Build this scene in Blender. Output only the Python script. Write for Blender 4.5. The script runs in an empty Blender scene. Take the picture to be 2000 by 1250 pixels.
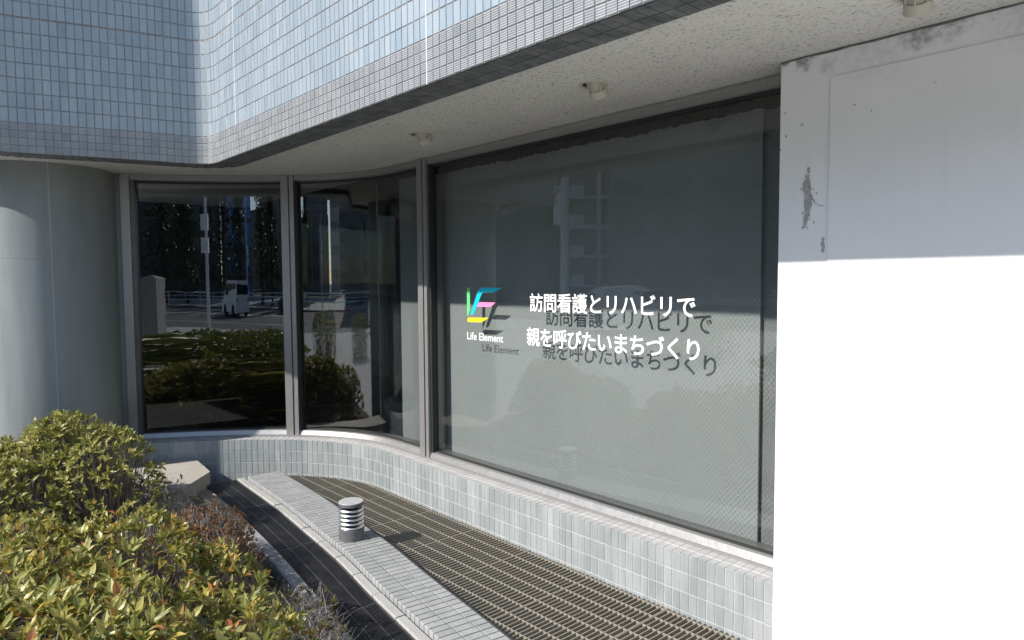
import bpy, bmesh, math, random
from math import *
from mathutils import Vector, Matrix, noise
R = random.Random(11)

# ------------------------------------------------------------------ camera
scn = bpy.context.scene
COL = scn.collection
F_PX, W_PX = 1350.0, 2000.0
PITCH, ROLL, YAW, CAM_H = atan(78 / F_PX), radians(0.38), radians(41.9), 1.69
_fh = Vector((-cos(YAW), sin(YAW), 0)); _r = Vector((sin(YAW), cos(YAW), 0)); _up = Vector((0, 0, 1))
CF = _fh * cos(PITCH) - _up * sin(PITCH)
_u = _up * cos(PITCH) + _fh * sin(PITCH)
CR = _r * cos(ROLL) - _u * sin(ROLL)
CU = _u * cos(ROLL) + _r * sin(ROLL)
CAM = Vector((0, 0, CAM_H))
cd = bpy.data.cameras.new('camera'); cam = bpy.data.objects.new('camera', cd); COL.objects.link(cam)
cd.sensor_width = 36; cd.lens = F_PX / W_PX * 36; cd.clip_start = .05; cd.clip_end = 1500
cam.matrix_world = Matrix(((CR.x, CU.x, -CF.x, 0), (CR.y, CU.y, -CF.y, 0), (CR.z, CU.z, -CF.z, CAM_H), (0, 0, 0, 1)))
scn.camera = cam

# ------------------------------------------------------------------ world and sun
SUN_EL = radians(37.2); SUN_AZ = Vector((-.195, -.98, 0)).normalized()
wd = bpy.data.worlds.new('World'); scn.world = wd; wd.use_nodes = True
wn = wd.node_tree; bg = wn.nodes['Background']
sk = wn.nodes.new('ShaderNodeTexSky'); sk.sky_type = 'NISHITA'; sk.sun_disc = False
sk.sun_elevation = SUN_EL; sk.sun_rotation = atan2(SUN_AZ.x, SUN_AZ.y); sk.air_density = .9; sk.ozone_density = 1.2; sk.dust_density = .4
wn.links.new(sk.outputs[0], bg.inputs[0]); bg.inputs[1].default_value = .15
sl = bpy.data.lights.new('sun', 'SUN'); sl.energy = 4.1; sl.angle = radians(.8); sl.color = (1, .955, .89)
so = bpy.data.objects.new('sun', sl); COL.objects.link(so)
to_sun = Vector((SUN_AZ.x * cos(SUN_EL), SUN_AZ.y * cos(SUN_EL), sin(SUN_EL)))
so.rotation_euler = (-to_sun).to_track_quat('-Z', 'Y').to_euler(); so.location = to_sun * 60
vs = scn.view_settings; vs.view_transform = 'Standard'; vs.look = 'None'; vs.gamma = 1; vs.use_curve_mapping = False
vs.exposure = 0.78
scn.cycles.max_bounces = 10; scn.cycles.transparent_max_bounces = 24
scn.cycles.caustics_reflective = False; scn.cycles.caustics_refractive = False
scn.cycles.use_denoising = True

# ------------------------------------------------------------------ helpers
def tag(o, label=None, cat=None, group=None, kind=None):
    if label: o['label'] = label
    if cat: o['category'] = cat
    if group: o['group'] = group
    if kind: o['kind'] = kind
    return o
def empty(name, loc=(0, 0, 0), rz=0, label=None, cat=None, group=None, kind=None):
    o = bpy.data.objects.new(name, None); COL.objects.link(o); o.location = loc; o.rotation_euler = (0, 0, rz)
    o.empty_display_size = .1
    return tag(o, label, cat, group, kind)
def link(name, me, parent=None, mat=None):
    o = bpy.data.objects.new(name, me); COL.objects.link(o)
    if parent: o.parent = parent
    if mat and not me.materials: me.materials.append(mat)
    return o
class MB:
    def __init__(s): s.v = []; s.f = []; s.m = []
    def add(s, vs_, fs, mi=0):
        b = len(s.v); s.v += [tuple(v) for v in vs_]; s.f += [tuple(i + b for i in f) for f in fs]; s.m += [mi] * len(fs)
    def box(s, x0, x1, y0, y1, z0, z1, mi=0, M=None):
        V = [(x0, y0, z0), (x1, y0, z0), (x1, y1, z0), (x0, y1, z0), (x0, y0, z1), (x1, y0, z1), (x1, y1, z1), (x0, y1, z1)]
        if M: V = [M @ Vector(v) for v in V]
        s.add(V, [(0, 3, 2, 1), (4, 5, 6, 7), (0, 1, 5, 4), (1, 2, 6, 5), (2, 3, 7, 6), (3, 0, 4, 7)], mi)
    def tube(s, pts, r0, r1=None, n=4, mi=0, cap=True):
        r1 = r0 if r1 is None else r1
        pts = [Vector(p) for p in pts]; k = len(pts); V = []
        for i, p in enumerate(pts):
            d = (pts[min(i + 1, k - 1)] - pts[max(i - 1, 0)]).normalized()
            a = d.orthogonal().normalized(); b = d.cross(a); r = r0 + (r1 - r0) * i / max(1, k - 1)
            V += [p + (a * cos(2 * pi * j / n) + b * sin(2 * pi * j / n)) * r for j in range(n)]
        Fs = [(i * n + j, i * n + (j + 1) % n, (i + 1) * n + (j + 1) % n, (i + 1) * n + j) for i in range(k - 1) for j in range(n)]
        if cap: Fs += [tuple(range(n))[::-1], tuple((k - 1) * n + j for j in range(n))]
        s.add(V, Fs, mi)
    def lathe(s, prof, c=(0, 0, 0), n=32, mi=0, M=None):
        V = []; k = len(prof)
        for r, z in prof:
            for j in range(n):
                a = 2 * pi * j / n; v = Vector((r * cos(a), r * sin(a), z))
                V.append((M @ v if M else v) + Vector(c))
        s.add(V, [(i * n + j, i * n + (j + 1) % n, (i + 1) * n + (j + 1) % n, (i + 1) * n + j) for i in range(k - 1) for j in range(n)], mi)
    def prism(s, pts, z0, z1, mi=0):
        n = len(pts); V = [(x, y, z0) for x, y in pts] + [(x, y, z1) for x, y in pts]
        s.add(V, [tuple(range(n))[::-1], tuple(range(n, 2 * n))] + [(i, (i + 1) % n, n + (i + 1) % n, n + i) for i in range(n)], mi)
    def loft(s, path, prof, closed=True, mi=0, caps=True):
        """sweep prof [(out, z)] along path [(x, y, nx, ny)], out measured along the normal"""
        k = len(prof); V = []
        for x, y, nx, ny in path: V += [(x + nx * o, y + ny * o, z) for o, z in prof]
        rng = range(k) if closed else range(k - 1)
        Fs = [(i * k + j, (i + 1) * k + j, (i + 1) * k + (j + 1) % k, i * k + (j + 1) % k) for i in range(len(path) - 1) for j in rng]
        if closed and caps: Fs += [tuple(range(k)), tuple((len(path) - 1) * k + j for j in range(k))[::-1]]
        s.add(V, Fs, mi)
    def mesh(s, name, mats, smooth=False, fix=True):
        me = bpy.data.meshes.new(name); me.from_pydata(s.v, [], s.f)
        for m in (mats if isinstance(mats, (list, tuple)) else [mats]): me.materials.append(m)
        if any(s.m): me.polygons.foreach_set('material_index', s.m)
        if smooth: me.polygons.foreach_set('use_smooth', [True] * len(me.polygons))
        if fix:
            b = bmesh.new(); b.from_mesh(me); bmesh.ops.recalc_face_normals(b, faces=b.faces); b.to_mesh(me); b.free()
        me.update(); return me
    def build(s, name, mats, parent=None, smooth=False, fix=True, kind=None):
        o = link(name, s.mesh(name, mats, smooth, fix), parent)
        if kind: o['kind'] = kind
        return o
def shade_auto(o, ang=35):
    me = o.data
    me.polygons.foreach_set('use_smooth', [True] * len(me.polygons))
    try: me.set_sharp_from_angle(angle=radians(ang))
    except Exception: pass
    return o

def to_px(p):
    v = Vector(p) - CAM; z = v.dot(CF)
    if z < .1: return (-9999, -9999, z)
    return (1000 + F_PX * v.dot(CR) / z, 625 - F_PX * v.dot(CU) / z, z)
def view_score(p, n, area=1):
    x, y, z = to_px(p)
    if not (-25 < x < 2025 and -25 < y < 1275): return -1
    v = CAM - Vector(p); d = v.length
    c = v.dot(n) / d
    return area * max(c, 0) / (d * d) if c > 0 else -.5

# ---- material builder
class NT:
    def __init__(s, name):
        s.m = bpy.data.materials.new(name); s.m.use_nodes = True; s.t = s.m.node_tree
        s.b = s.t.nodes['Principled BSDF']; s.out = s.t.nodes['Material Output']
    def n(s, typ, **kw):
        nd = s.t.nodes.new(typ)
        for k, v in kw.items():
            if k.startswith('i_'):
                key = k[2:].replace('_', ' '); nd.inputs[int(key) if key.isdigit() else key].default_value = v
            else: setattr(nd, k, v)
        return nd
    def l(s, a, b): s.t.links.new(a, b)
    def coord(s, which='Object', scale=None):
        tc = s.n('ShaderNodeTexCoord'); o = tc.outputs[which]
        if scale:
            mp = s.n('ShaderNodeMapping'); mp.inputs['Scale'].default_value = scale; s.l(o, mp.inputs[0]); o = mp.outputs[0]
        return o
    def noise(s, scale, vec=None, detail=4, rough=.55, dist=0):
        nd = s.n('ShaderNodeTexNoise'); nd.inputs['Scale'].default_value = scale; nd.inputs['Detail'].default_value = detail
        nd.inputs['Roughness'].default_value = rough; nd.inputs['Distortion'].default_value = dist
        if vec is not None: s.l(vec, nd.inputs['Vector'])
        return nd.outputs['Fac']
    def ramp(s, fac, stops, interp='LINEAR'):
        nd = s.n('ShaderNodeValToRGB'); cr = nd.color_ramp; cr.interpolation = interp
        while len(cr.elements) < len(stops): cr.elements.new(.5)
        for e, (p, c) in zip(cr.elements, stops):
            e.position = p; e.color = (c, c, c, 1) if isinstance(c, (int, float)) else (*c, 1)
        s.l(fac, nd.inputs[0]); return nd.outputs[0]
    def mix(s, fac, a, b, typ='MIX'):
        nd = s.n('ShaderNodeMix', data_type='RGBA', blend_type=typ)
        for k, v in ((0, fac), (6, a), (7, b)):
            if isinstance(v, bpy.types.NodeSocket): s.l(v, nd.inputs[k])
            elif k == 0: nd.inputs[k].default_value = v
            else: nd.inputs[k].default_value = (*v, 1)
        return nd.outputs[2]
    def math(s, op, a, b=0., clamp=False):
        nd = s.n('ShaderNodeMath', operation=op, use_clamp=clamp)
        for i, v in enumerate((a, b)):
            if isinstance(v, (int, float)): nd.inputs[i].default_value = v
            else: s.l(v, nd.inputs[i])
        return nd.outputs[0]
    def bump(s, h, strength=.2, dist=.002):
        nd = s.n('ShaderNodeBump'); nd.inputs['Strength'].default_value = strength; nd.inputs['Distance'].default_value = dist
        s.l(h, nd.inputs['Height']); s.l(nd.outputs[0], s.b.inputs['Normal'])
    def set(s, col=None, rough=None, metal=None, spec=None, coat=None):
        if col is not None:
            if isinstance(col, tuple): s.b.inputs['Base Color'].default_value = (*col, 1)
            else: s.l(col, s.b.inputs['Base Color'])
        if rough is not None:
            if isinstance(rough, (int, float)): s.b.inputs['Roughness'].default_value = rough
            else: s.l(rough, s.b.inputs['Roughness'])
        if metal is not None: s.b.inputs['Metallic'].default_value = metal
        if spec is not None: s.b.inputs['Specular IOR Level'].default_value = spec
        if coat: s.b.inputs['Coat Weight'].default_value = coat; s.b.inputs['Coat Roughness'].default_value = .08
        return s.m

def simple(name, col, rough=.6, metal=0, spec=.5, var=.12, scale=12, bump=0.0, bscale=60, bdist=.002):
    t = NT(name); c = t.coord('Object')
    n = t.noise(scale, c)
    k = t.ramp(n, [(.25, tuple(x * (1 - var) for x in col)), (.75, tuple(min(1, x * (1 + var)) for x in col))])
    if bump: t.bump(t.noise(bscale, c, 5), bump, bdist)
    return t.set(k, rough, metal, spec)

def tile_mat(name, a, b, rough=.2, spec=.5, dirt=.25, coat=0):
    """glazed tile: every tile (object or mesh island) takes its own tone between a and b, plus streaks of grime"""
    t = NT(name)
    oi = t.n('ShaderNodeObjectInfo'); ge = t.n('ShaderNodeNewGeometry')
    rnd = t.math('FRACT', t.math('ADD', oi.outputs['Random'], ge.outputs['Random Per Island']))
    col = t.ramp(rnd, [(0, a), (.5, tuple((x + y) / 2 for x, y in zip(a, b))), (.85, b), (1, tuple(x * .93 for x in a))])
    pos = ge.outputs['Position']
    mp = t.n('ShaderNodeMapping'); mp.inputs['Scale'].default_value = (7, 7, 1.2); t.l(pos, mp.inputs[0])
    g = t.ramp(t.noise(1.6, mp.outputs[0], 6, .6), [(.42, 0.), (.75, 1.)])
    col = t.mix(t.math('MULTIPLY', g, dirt), col, (.56, .56, .54))
    fine = t.noise(55, pos, 4)
    col = t.mix(t.math('MULTIPLY', t.ramp(fine, [(.45, 0.), (.75, 1.)]), .14), col, (.20, .21, .21))
    t.bump(t.noise(26, pos, 2), .06, .003)
    rr = t.math('ADD', t.math('MULTIPLY', t.noise(9, pos, 3), .22), rough - .08)
    return t.set(col, rr, 0, spec, coat)

M = {}
M['tile_upper'] = tile_mat('tile_upper', (.235, .29, .33), (.295, .345, .38), .2)
M['tile_band'] = tile_mat('tile_band', (.26, .275, .29), (.315, .325, .335), .33)
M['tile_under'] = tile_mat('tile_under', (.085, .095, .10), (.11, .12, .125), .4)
M['tile_low'] = tile_mat('tile_low', (.225, .25, .253), (.28, .298, .298), .3, dirt=.4)
M['tile_top'] = tile_mat('tile_top', (.38, .375, .37), (.45, .435, .43), .4, dirt=.3)
M['tile_strip'] = tile_mat('tile_strip', (.285, .292, .288), (.345, .35, .342), .3, dirt=.3)
M['grout'] = simple('grout', (.24, .23, .23), .9, var=.25, scale=20)
M['grout_pale'] = simple('grout_pale', (.46, .46, .45), .9, var=.2, scale=20)
M['grout_dark'] = simple('grout_dark', (.15, .15, .15), .9, var=.25, scale=20)

def m_soffit():
    t = NT('soffit_board'); c = t.n('ShaderNodeNewGeometry').outputs['Position']
    nd = t.n('ShaderNodeTexNoise'); nd.inputs['Scale'].default_value = 9; t.l(c, nd.inputs['Vector'])
    w = t.mix(.06, c, nd.outputs['Color'])
    mp = t.n('ShaderNodeMapping'); mp.inputs['Scale'].default_value = (1., 2.3, 1); mp.inputs['Rotation'].default_value = (0, 0, .5); t.l(w, mp.inputs[0])
    pit = t.ramp(t.noise(62, mp.outputs[0], 2.5, .5), [(.58, 0.), (.66, 1.)])
    tone = t.ramp(t.noise(2.2, c, 5), [(.3, (.66, .65, .61)), (.7, (.75, .74, .71))])
    st = t.ramp(t.noise(1.1, c, 6, .65), [(.5, 0.), (.78, 1.)])
    tone = t.mix(t.math('MULTIPLY', st, .35), tone, (.52, .49, .44))
    col = t.mix(t.math('MULTIPLY', pit, .72), tone, (.15, .145, .13))
    t.bump(t.math('SUBTRACT', t.noise(120, c, 3), t.math('MULTIPLY', pit, 1.2)), .35, .003)
    return t.set(col, .95, 0, .2)
M['soffit'] = m_soffit()

def m_white():
    t = NT('white_paint'); c = t.n('ShaderNodeNewGeometry').outputs['Position']
    col = t.ramp(t.noise(3, c, 5), [(.3, (.83, .83, .82)), (.7, (.875, .872, .86))])
    nw = t.n('ShaderNodeTexNoise'); nw.inputs['Scale'].default_value = 16; nw.inputs['Detail'].default_value = 5; t.l(c, nw.inputs['Vector'])
    vm = t.n('ShaderNodeVectorMath', operation='MULTIPLY_ADD'); t.l(nw.outputs['Color'], vm.inputs[0]); vm.inputs[1].default_value = (.09, 0, .09); t.l(c, vm.inputs[2])
    vo = t.n('ShaderNodeVectorMath', operation='ADD'); t.l(vm.outputs[0], vo.inputs[0]); vo.inputs[1].default_value = (-.045, 0, -.045); cw = vo.outputs[0]
    mpw = t.n('ShaderNodeMapping'); mpw.inputs['Scale'].default_value = (22, 1, .9); t.l(c, mpw.inputs[0])
    drip = t.ramp(t.noise(1.3, mpw.outputs[0], 5, .6), [(.52, 0.), (.8, 1.)])
    col = t.mix(t.math('MULTIPLY', drip, .07), col, (.55, .545, .53))
    for (x, z, r, k) in ((-.945, 2.60, .085, .62), (-.83, 2.61, .085, .55), (-1.375, 2.61, .06, .7), (-1.47, 2.61, .035, .9), (-1.10, 2.60, .2, .16), (-.6, 2.61, .2, .2), (-1.28, 2.57, .06, .25)):
        sub = t.n('ShaderNodeVectorMath', operation='DISTANCE'); t.l(cw, sub.inputs[0]); sub.inputs[1].default_value = (x, 2.9, z)
        fall = t.math('SUBTRACT', 1., t.math('DIVIDE', sub.outputs['Value'], r), True)
        nz = t.math('MULTIPLY', fall, t.ramp(t.noise(38, c, 5, .7), [(.35, .15), (.65, 1.)]))
        col = t.mix(t.math('MULTIPLY', t.ramp(nz, [(.08, 0.), (.6, 1.)]), k), col, (.10, .10, .095))
    sp = t.n('ShaderNodeSeparateXYZ'); t.l(c, sp.inputs[0])
    edge = t.math('MULTIPLY', t.ramp(sp.outputs['Z'], [(0, 0.), (1, 1.)]), 1)
    dots = t.ramp(t.noise(26, c, 2, .4), [(.765, 0.), (.785, 1.)])
    col = t.mix(t.math('MULTIPLY', dots, .4), col, (.3, .3, .29))
    t.bump(t.noise(14, c, 4), .12, .004)
    return t.set(col, .5, 0, .35)
M['white'] = m_white()

def m_metal(name, col, rough, streak=.25):
    t = NT(name); p = t.n('ShaderNodeNewGeometry').outputs['Position']
    mp = t.n('ShaderNodeMapping'); mp.inputs['Scale'].default_value = (30, 30, 2.5); t.l(p, mp.inputs[0])
    n = t.noise(3, mp.outputs[0], 5, .6)
    c = t.ramp(n, [(.25, tuple(x * (1 - streak) for x in col)), (.75, tuple(min(1, x * (1 + streak)) for x in col))])
    rr = t.math('ADD', t.math('MULTIPLY', n, .25), rough - .12)
    return t.set(c, rr, .55, .5)
M['frame'] = m_metal('anodised_frame', (.33, .322, .312), .4, .10)
M['frame_dark'] = m_metal('dark_frame', (.12, .12, .12), .4)
M['gasket'] = simple('gasket', (.02, .02, .02), .6)

def m_glass(name, tint, f0=.04):
    t = NT(name); t.t.nodes.remove(t.b)
    lw = t.n('ShaderNodeLayerWeight'); lw.inputs['Blend'].default_value = .5
    p5 = t.math('POWER', lw.outputs['Facing'], 5)
    fac = t.math('ADD', t.math('MULTIPLY', p5, 1 - f0), f0)
    tr = t.n('ShaderNodeBsdfTransparent'); tr.inputs[0].default_value = (*tint, 1)
    gl = t.n('ShaderNodeBsdfGlossy'); gl.inputs['Roughness'].default_value = .0
    p = t.n('ShaderNodeNewGeometry').outputs['Position']
    mp = t.n('ShaderNodeMapping'); mp.inputs['Scale'].default_value = (1.2, 1.2, 3.5); t.l(p, mp.inputs[0])
    bp = t.n('ShaderNodeBump'); bp.inputs['Strength'].default_value = .006; bp.inputs['Distance'].default_value = .02
    t.l(t.noise(2.2, mp.outputs[0], 2), bp.inputs['Height']); t.l(bp.outputs[0], gl.inputs['Normal'])
    mx = t.n('ShaderNodeMixShader'); t.l(fac, mx.inputs[0]); t.l(tr.outputs[0], mx.inputs[1]); t.l(gl.outputs[0], mx.inputs[2])
    t.l(mx.outputs[0], t.out.inputs[0]); return t.m
M['glass'] = m_glass('grey_green_glass', (.83, .848, .842), .06)
M['glass_dark'] = m_glass('dark_tinted_glass', (.62, .64, .64), .125)
M['glass_curved'] = m_glass('curved_glass', (.80, .82, .815), .11)
M['glass_clear'] = m_glass('clear_glass', (.93, .95, .94), .03)

def m_granite(name, col, spk=.5, sc=160):
    t = NT(name); c = t.n('ShaderNodeNewGeometry').outputs['Position']
    oi = t.n('ShaderNodeObjectInfo').outputs['Random']
    g = t.ramp(t.noise(sc, c, 3, .7), [(.33, tuple(x * (1 - spk) for x in col)), (.5, col), (.68, tuple(min(1, x * (1 + spk * .7)) for x in col))])
    g = t.mix(t.math('MULTIPLY', t.ramp(t.noise(5, c, 5), [(.4, 0.), (.75, 1.)]), .35), g, tuple(x * .6 for x in col))
    g = t.mix(t.math('MULTIPLY', oi, .25), g, tuple(x * .75 for x in col))
    t.bump(t.noise(110, c, 3), .3, .003)
    return t.set(g, .75, 0, .4)
M['granite'] = m_granite('granite', (.40, .39, .365), .35)
M['granite_pale'] = m_granite('granite_pale', (.40, .375, .33), .3)
M['granite_grey'] = m_granite('granite_grey', (.31, .31, .315), .45, 90)
M['granite_brown'] = m_granite('granite_brown', (.33, .285, .22), .35, 60)
def m_concrete():
    t = NT('column_paint'); p = t.n('ShaderNodeNewGeometry').outputs['Position']
    mp = t.n('ShaderNodeMapping'); mp.inputs['Scale'].default_value = (6, 6, .7); t.l(p, mp.inputs[0])
    c = t.ramp(t.noise(1.5, mp.outputs[0], 6, .6), [(.25, (.205, .22, .217)), (.75, (.275, .292, .288))])
    s = t.ramp(t.noise(7, p, 6, .7), [(.58, 0.), (.8, 1.)])
    c = t.mix(t.math('MULTIPLY', s, .22), c, (.2, .21, .21))
    t.bump(t.noise(18, p, 5), .1, .003)
    return t.set(c, .5, 0, .45)
M['column'] = m_concrete()
M['frp'] = simple('grating_bar_brown', (.255, .23, .185), .6, var=.22, scale=6)
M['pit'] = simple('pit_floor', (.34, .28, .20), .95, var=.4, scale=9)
M['black_steel'] = simple('black_grating_steel', (.11, .11, .115), .4, .7, var=.3, scale=8)
M['steel_edge'] = simple('grating_edge_steel', (.16, .16, .16), .4, .7, var=.25, scale=10)
M['screen'] = simple('pale_blind', (.48, .487, .484), .85, var=.03, scale=2)
M['dark_in'] = simple('dark_interior', (.012, .012, .013), .8, var=.2, scale=2)
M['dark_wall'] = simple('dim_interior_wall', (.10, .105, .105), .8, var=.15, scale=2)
M['vinyl_white'] = simple('white_vinyl', (.86, .86, .86), .5, var=.01)
M['v_green'] = simple('green_vinyl', (.12, .62, .20), .45, var=.02)
M['v_blue'] = simple('cyan_vinyl', (.0, .50, .66), .45, var=.02)
M['v_pink'] = simple('pink_vinyl', (.83, .24, .46), .45, var=.02)
M['v_yellow'] = simple('yellow_vinyl', (.86, .68, .02), .45, var=.02)
M['wire'] = simple('mesh_wire', (.07, .075, .075), .4, .5, var=.05)
M['lamp_cream'] = simple('cream_lamp_metal', (.52, .50, .42), .55, var=.1)
M['bollard_grey'] = simple('grey_cast_metal', (.13, .13, .133), .6, .3, var=.15, scale=30, bump=.15)
M['alu'] = simple('brushed_aluminium', (.78, .78, .78), .34, 1, var=.06, scale=40)
M['alu_top'] = simple('bollard_cap_top', (.45, .45, .45), .6, .2, var=.1, scale=40)
M['soil'] = simple('soil', (.075, .055, .035), .95, var=.5, scale=14, bump=.6, bscale=40, bdist=.02)
M['seal'] = simple('sealant', (.62, .62, .60), .7, var=.1)

# ------------------------------------------------------------------ setting: ground, road
def sheet(name, x0, x1, y0, y1, z, mat, **kw):
    b = MB(); b.add([(x0, y0, z), (x1, y0, z), (x1, y1, z), (x0, y1, z)], [(0, 1, 2, 3)])
    o = b.build(name, mat, fix=False); o['kind'] = 'structure'; return o
t = NT('asphalt'); c_ = t.n('ShaderNodeNewGeometry').outputs['Position']
M['asphalt'] = t.set(t.ramp(t.noise(2.5, c_, 8, .7), [(.3, (.085, .086, .088)), (.7, (.13, .131, .133))]), .85)
t = NT('paving'); c_ = t.n('ShaderNodeNewGeometry').outputs['Position']
br = t.n('ShaderNodeTexBrick'); br.inputs['Scale'].default_value = 1; br.inputs['Brick Width'].default_value = .3; br.inputs['Row Height'].default_value = .3
br.inputs['Mortar Size'].default_value = .006; br.inputs['Color1'].default_value = (.40, .40, .39, 1); br.inputs['Color2'].default_value = (.47, .47, .455, 1); br.inputs['Mortar'].default_value = (.14, .14, .135, 1)
t.l(c_, br.inputs['Vector'])
M['paving'] = t.set(br.outputs['Color'], .8)
M['road_white'] = simple('road_paint', (.72, .72, .70), .7, var=.1, scale=3)
sheet('ground', -420, 420, -420, 420, -.30, M['asphalt'])

# ------------------------------------------------------------------ paths of the building
def catmull(P, step=.02):
    out = []
    P = [Vector((x, y)) for x, y in P]
    for i in range(len(P) - 1):
        p0 = P[max(i - 1, 0)]; p1 = P[i]; p2 = P[i + 1]; p3 = P[min(i + 2, len(P) - 1)]
        n = max(2, int((p2 - p1).length / step))
        for k in range(n):
            u = k / n
            out.append(.5 * ((2 * p1) + (p2 - p0) * u + (2 * p0 - 5 * p1 + 4 * p2 - p3) * u * u + (3 * p1 - p0 - 3 * p2 + p3) * u ** 3))
    out.append(P[-1]); return out
class Path:
    def __init__(s, pts):
        s.p = pts; s.s = [0]
        for a, b in zip(pts, pts[1:]): s.s.append(s.s[-1] + (b - a).length)
        s.L = s.s[-1]
    def at(s, d):
        import bisect
        i = min(max(bisect.bisect_right(s.s, d) - 1, 0), len(s.p) - 2)
        u = (d - s.s[i]) / max(1e-9, s.s[i + 1] - s.s[i]); p = s.p[i].lerp(s.p[i + 1], u)
        a = s.p[max(i - 1, 0)]; b = s.p[min(i + 2, len(s.p) - 1)]; tg = (b - a).normalized()
        return p, tg, Vector((tg.y, -tg.x))           # point, tangent, outward (right of travel)
    def rows(s, step, d0=0, d1=None):
        d1 = s.L if d1 is None else d1; n = max(1, int(round((d1 - d0) / step)))
        r = []
        for i in range(n + 1):
            p, t_, n_ = s.at(d0 + (d1 - d0) * i / n); r.append((p.x, p.y, n_.x, n_.y))
        return r
    def s_at_x(s, x):
        for i in range(len(s.p) - 1):
            if (s.p[i].x - x) * (s.p[i + 1].x - x) <= 0: return s.s[i] + (s.s[i + 1] - s.s[i]) * (x - s.p[i].x) / (s.p[i + 1].x - s.p[i].x)
        return s.L
beam = Path(catmull([(-9, -.3), (-7.5, -.25), (-6.95, -.05), (-6.7, .14), (-6.48, .34), (-6.25, .40), (-6.0, .35), (-5.84, .27), (-5.75, .36), (-5.765, .5), (-5.775, .64), (-5.71, .87),
                     (-5.625, 1.16), (-5.555, 1.42), (-5.51, 1.62), (-5.485, 1.73), (-5.425, 1.81), (-5.32, 1.843), (-5.15, 1.845), (-4.9, 1.845), (-4, 1.845), (1.8, 1.845)]))
SOFF = 2.62; BZ = 2.573
# glazing line: straight in front, then easing round to the left
def glaz():
    T, tau, ramp = radians(80), 1.2, .25; X0, Y0 = -4.8, 3.05
    ds = .01; p = Vector((X0, Y0)); a = 0; pts = [p.copy()]
    for i in range(264):
        s_ = (i + .5) * ds; a += T / tau * exp(-s_ / tau) * min(1, s_ / ramp) * ds
        p = p + ds * Vector((-cos(a), -sin(a))); pts.append(p.copy())
    pts.reverse(); pts += [Vector((-4.8 + .1 * k, 3.05)) for k in range(1, 36)]   # to x = -1.3
    return pts
front = Path(glaz())                                   # front faces of the frames
def offset(path, d): return Path([Vector((x + nx * d, y + ny * d)) for x, y, nx, ny in path.rows(.02)])
low = offset(front, .135)                              # front of the tiled low wall

# ------------------------------------------------------------------ tiles
def tile_mesh(name, w, h, d, mat, ribs=0, bev=.002):
    """tile on its back plane y=0, front at y=-d, centred in x and z"""
    b = MB(); x, z = w / 2, h / 2
    if ribs:
        prof = []
        for k in range(ribs):
            z0 = -z + h * k / ribs; z1 = -z + h * (k + 1) / ribs
            prof += [(-d + .0022, z0), (-d, z0 + (z1 - z0) * .3), (-d, z0 + (z1 - z0) * .75)]
        prof += [(-d + .0022, z)]
        n = len(prof); V = [(-x, y, zz) for y, zz in prof] + [(x, y, zz) for y, zz in prof] + [(-x, 0, -z), (-x, 0, z), (x, 0, z), (x, 0, -z)]
        Fs = [(i, n + i, n + i + 1, i + 1) for i in range(n - 1)]
        Fs += [tuple([2 * n] + list(range(n)) + [2 * n + 1]), tuple([2 * n + 3] + list(range(n, 2 * n)) + [2 * n + 2])[::-1], (0, 2 * n, 2 * n + 3, n), (n - 1, 2 * n - 1, 2 * n + 2, 2 * n + 1)]
        b.add(V, Fs)
    else:
        V = [(-x, 0, -z), (x, 0, -z), (x, 0, z), (-x, 0, z), (-x, -d + bev, -z), (x, -d + bev, -z), (x, -d + bev, z), (-x, -d + bev, z),
             (-x + bev, -d, -z + bev), (x - bev, -d, -z + bev), (x - bev, -d, z - bev), (-x + bev, -d, z - bev)]
        Fs = [(8, 9, 10, 11)] + [(i, (i + 1) % 4, 4 + (i + 1) % 4, 4 + i) for i in range(4)] + [(4 + i, 4 + (i + 1) % 4, 8 + (i + 1) % 4, 8 + i) for i in range(4)]
        b.add(V, Fs)
    return b.mesh(name, mat)
def lay(parent, items, limit, name='tile', stuff='tiles'):
    """items: (mesh, matrix, normal). The ones that show largest become objects, the rest one mesh"""
    sc = []
    for i, (me, mt, n) in enumerate(items):
        d = me.vertices; a = abs((d[1].co - d[0].co).length) if d else 1
        sc.append((view_score(mt.translation, n, me['area']), i))
    sc.sort(reverse=True)
    solo = {i for s_, i in sc[:limit] if s_ > 0}
    rest = {}
    for i, (me, mt, n) in enumerate(items):
        if i in solo:
            o = link(name, me, parent); o.matrix_local = mt
        else: rest.setdefault(me.materials[0].name, []).append((me, mt))
    b = MB(); mats = []
    for k, (mn, L) in enumerate(rest.items()):
        mats.append(bpy.data.materials[mn])
        for me, mt in L:
            b.add([mt @ v.co for v in me.vertices], [tuple(p.vertices) for p in me.polygons], k)
    if b.f: b.build(stuff, mats, parent, fix=False, kind='stuff')
def jig(a): return R.uniform(-a, a)
def path_tiles(path, d0, d1, pitch, me, z, jitter=.0006, items=None):
    n = int((d1 - d0) / pitch)
    for k in range(n):
        p, tg, nr = path.at(d0 + (k + .5) * pitch)
        ang = atan2(tg.y, tg.x) + jig(.010)
        items.append((me, Matrix.Translation((p.x + nr.x * jig(jitter), p.y + nr.y * jig(jitter), z)) @ Matrix.Rotation(ang, 4, 'Z') @ Matrix.Rotation(jig(.008), 4, 'X'), Vector((nr.x, nr.y, 0))))

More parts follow.
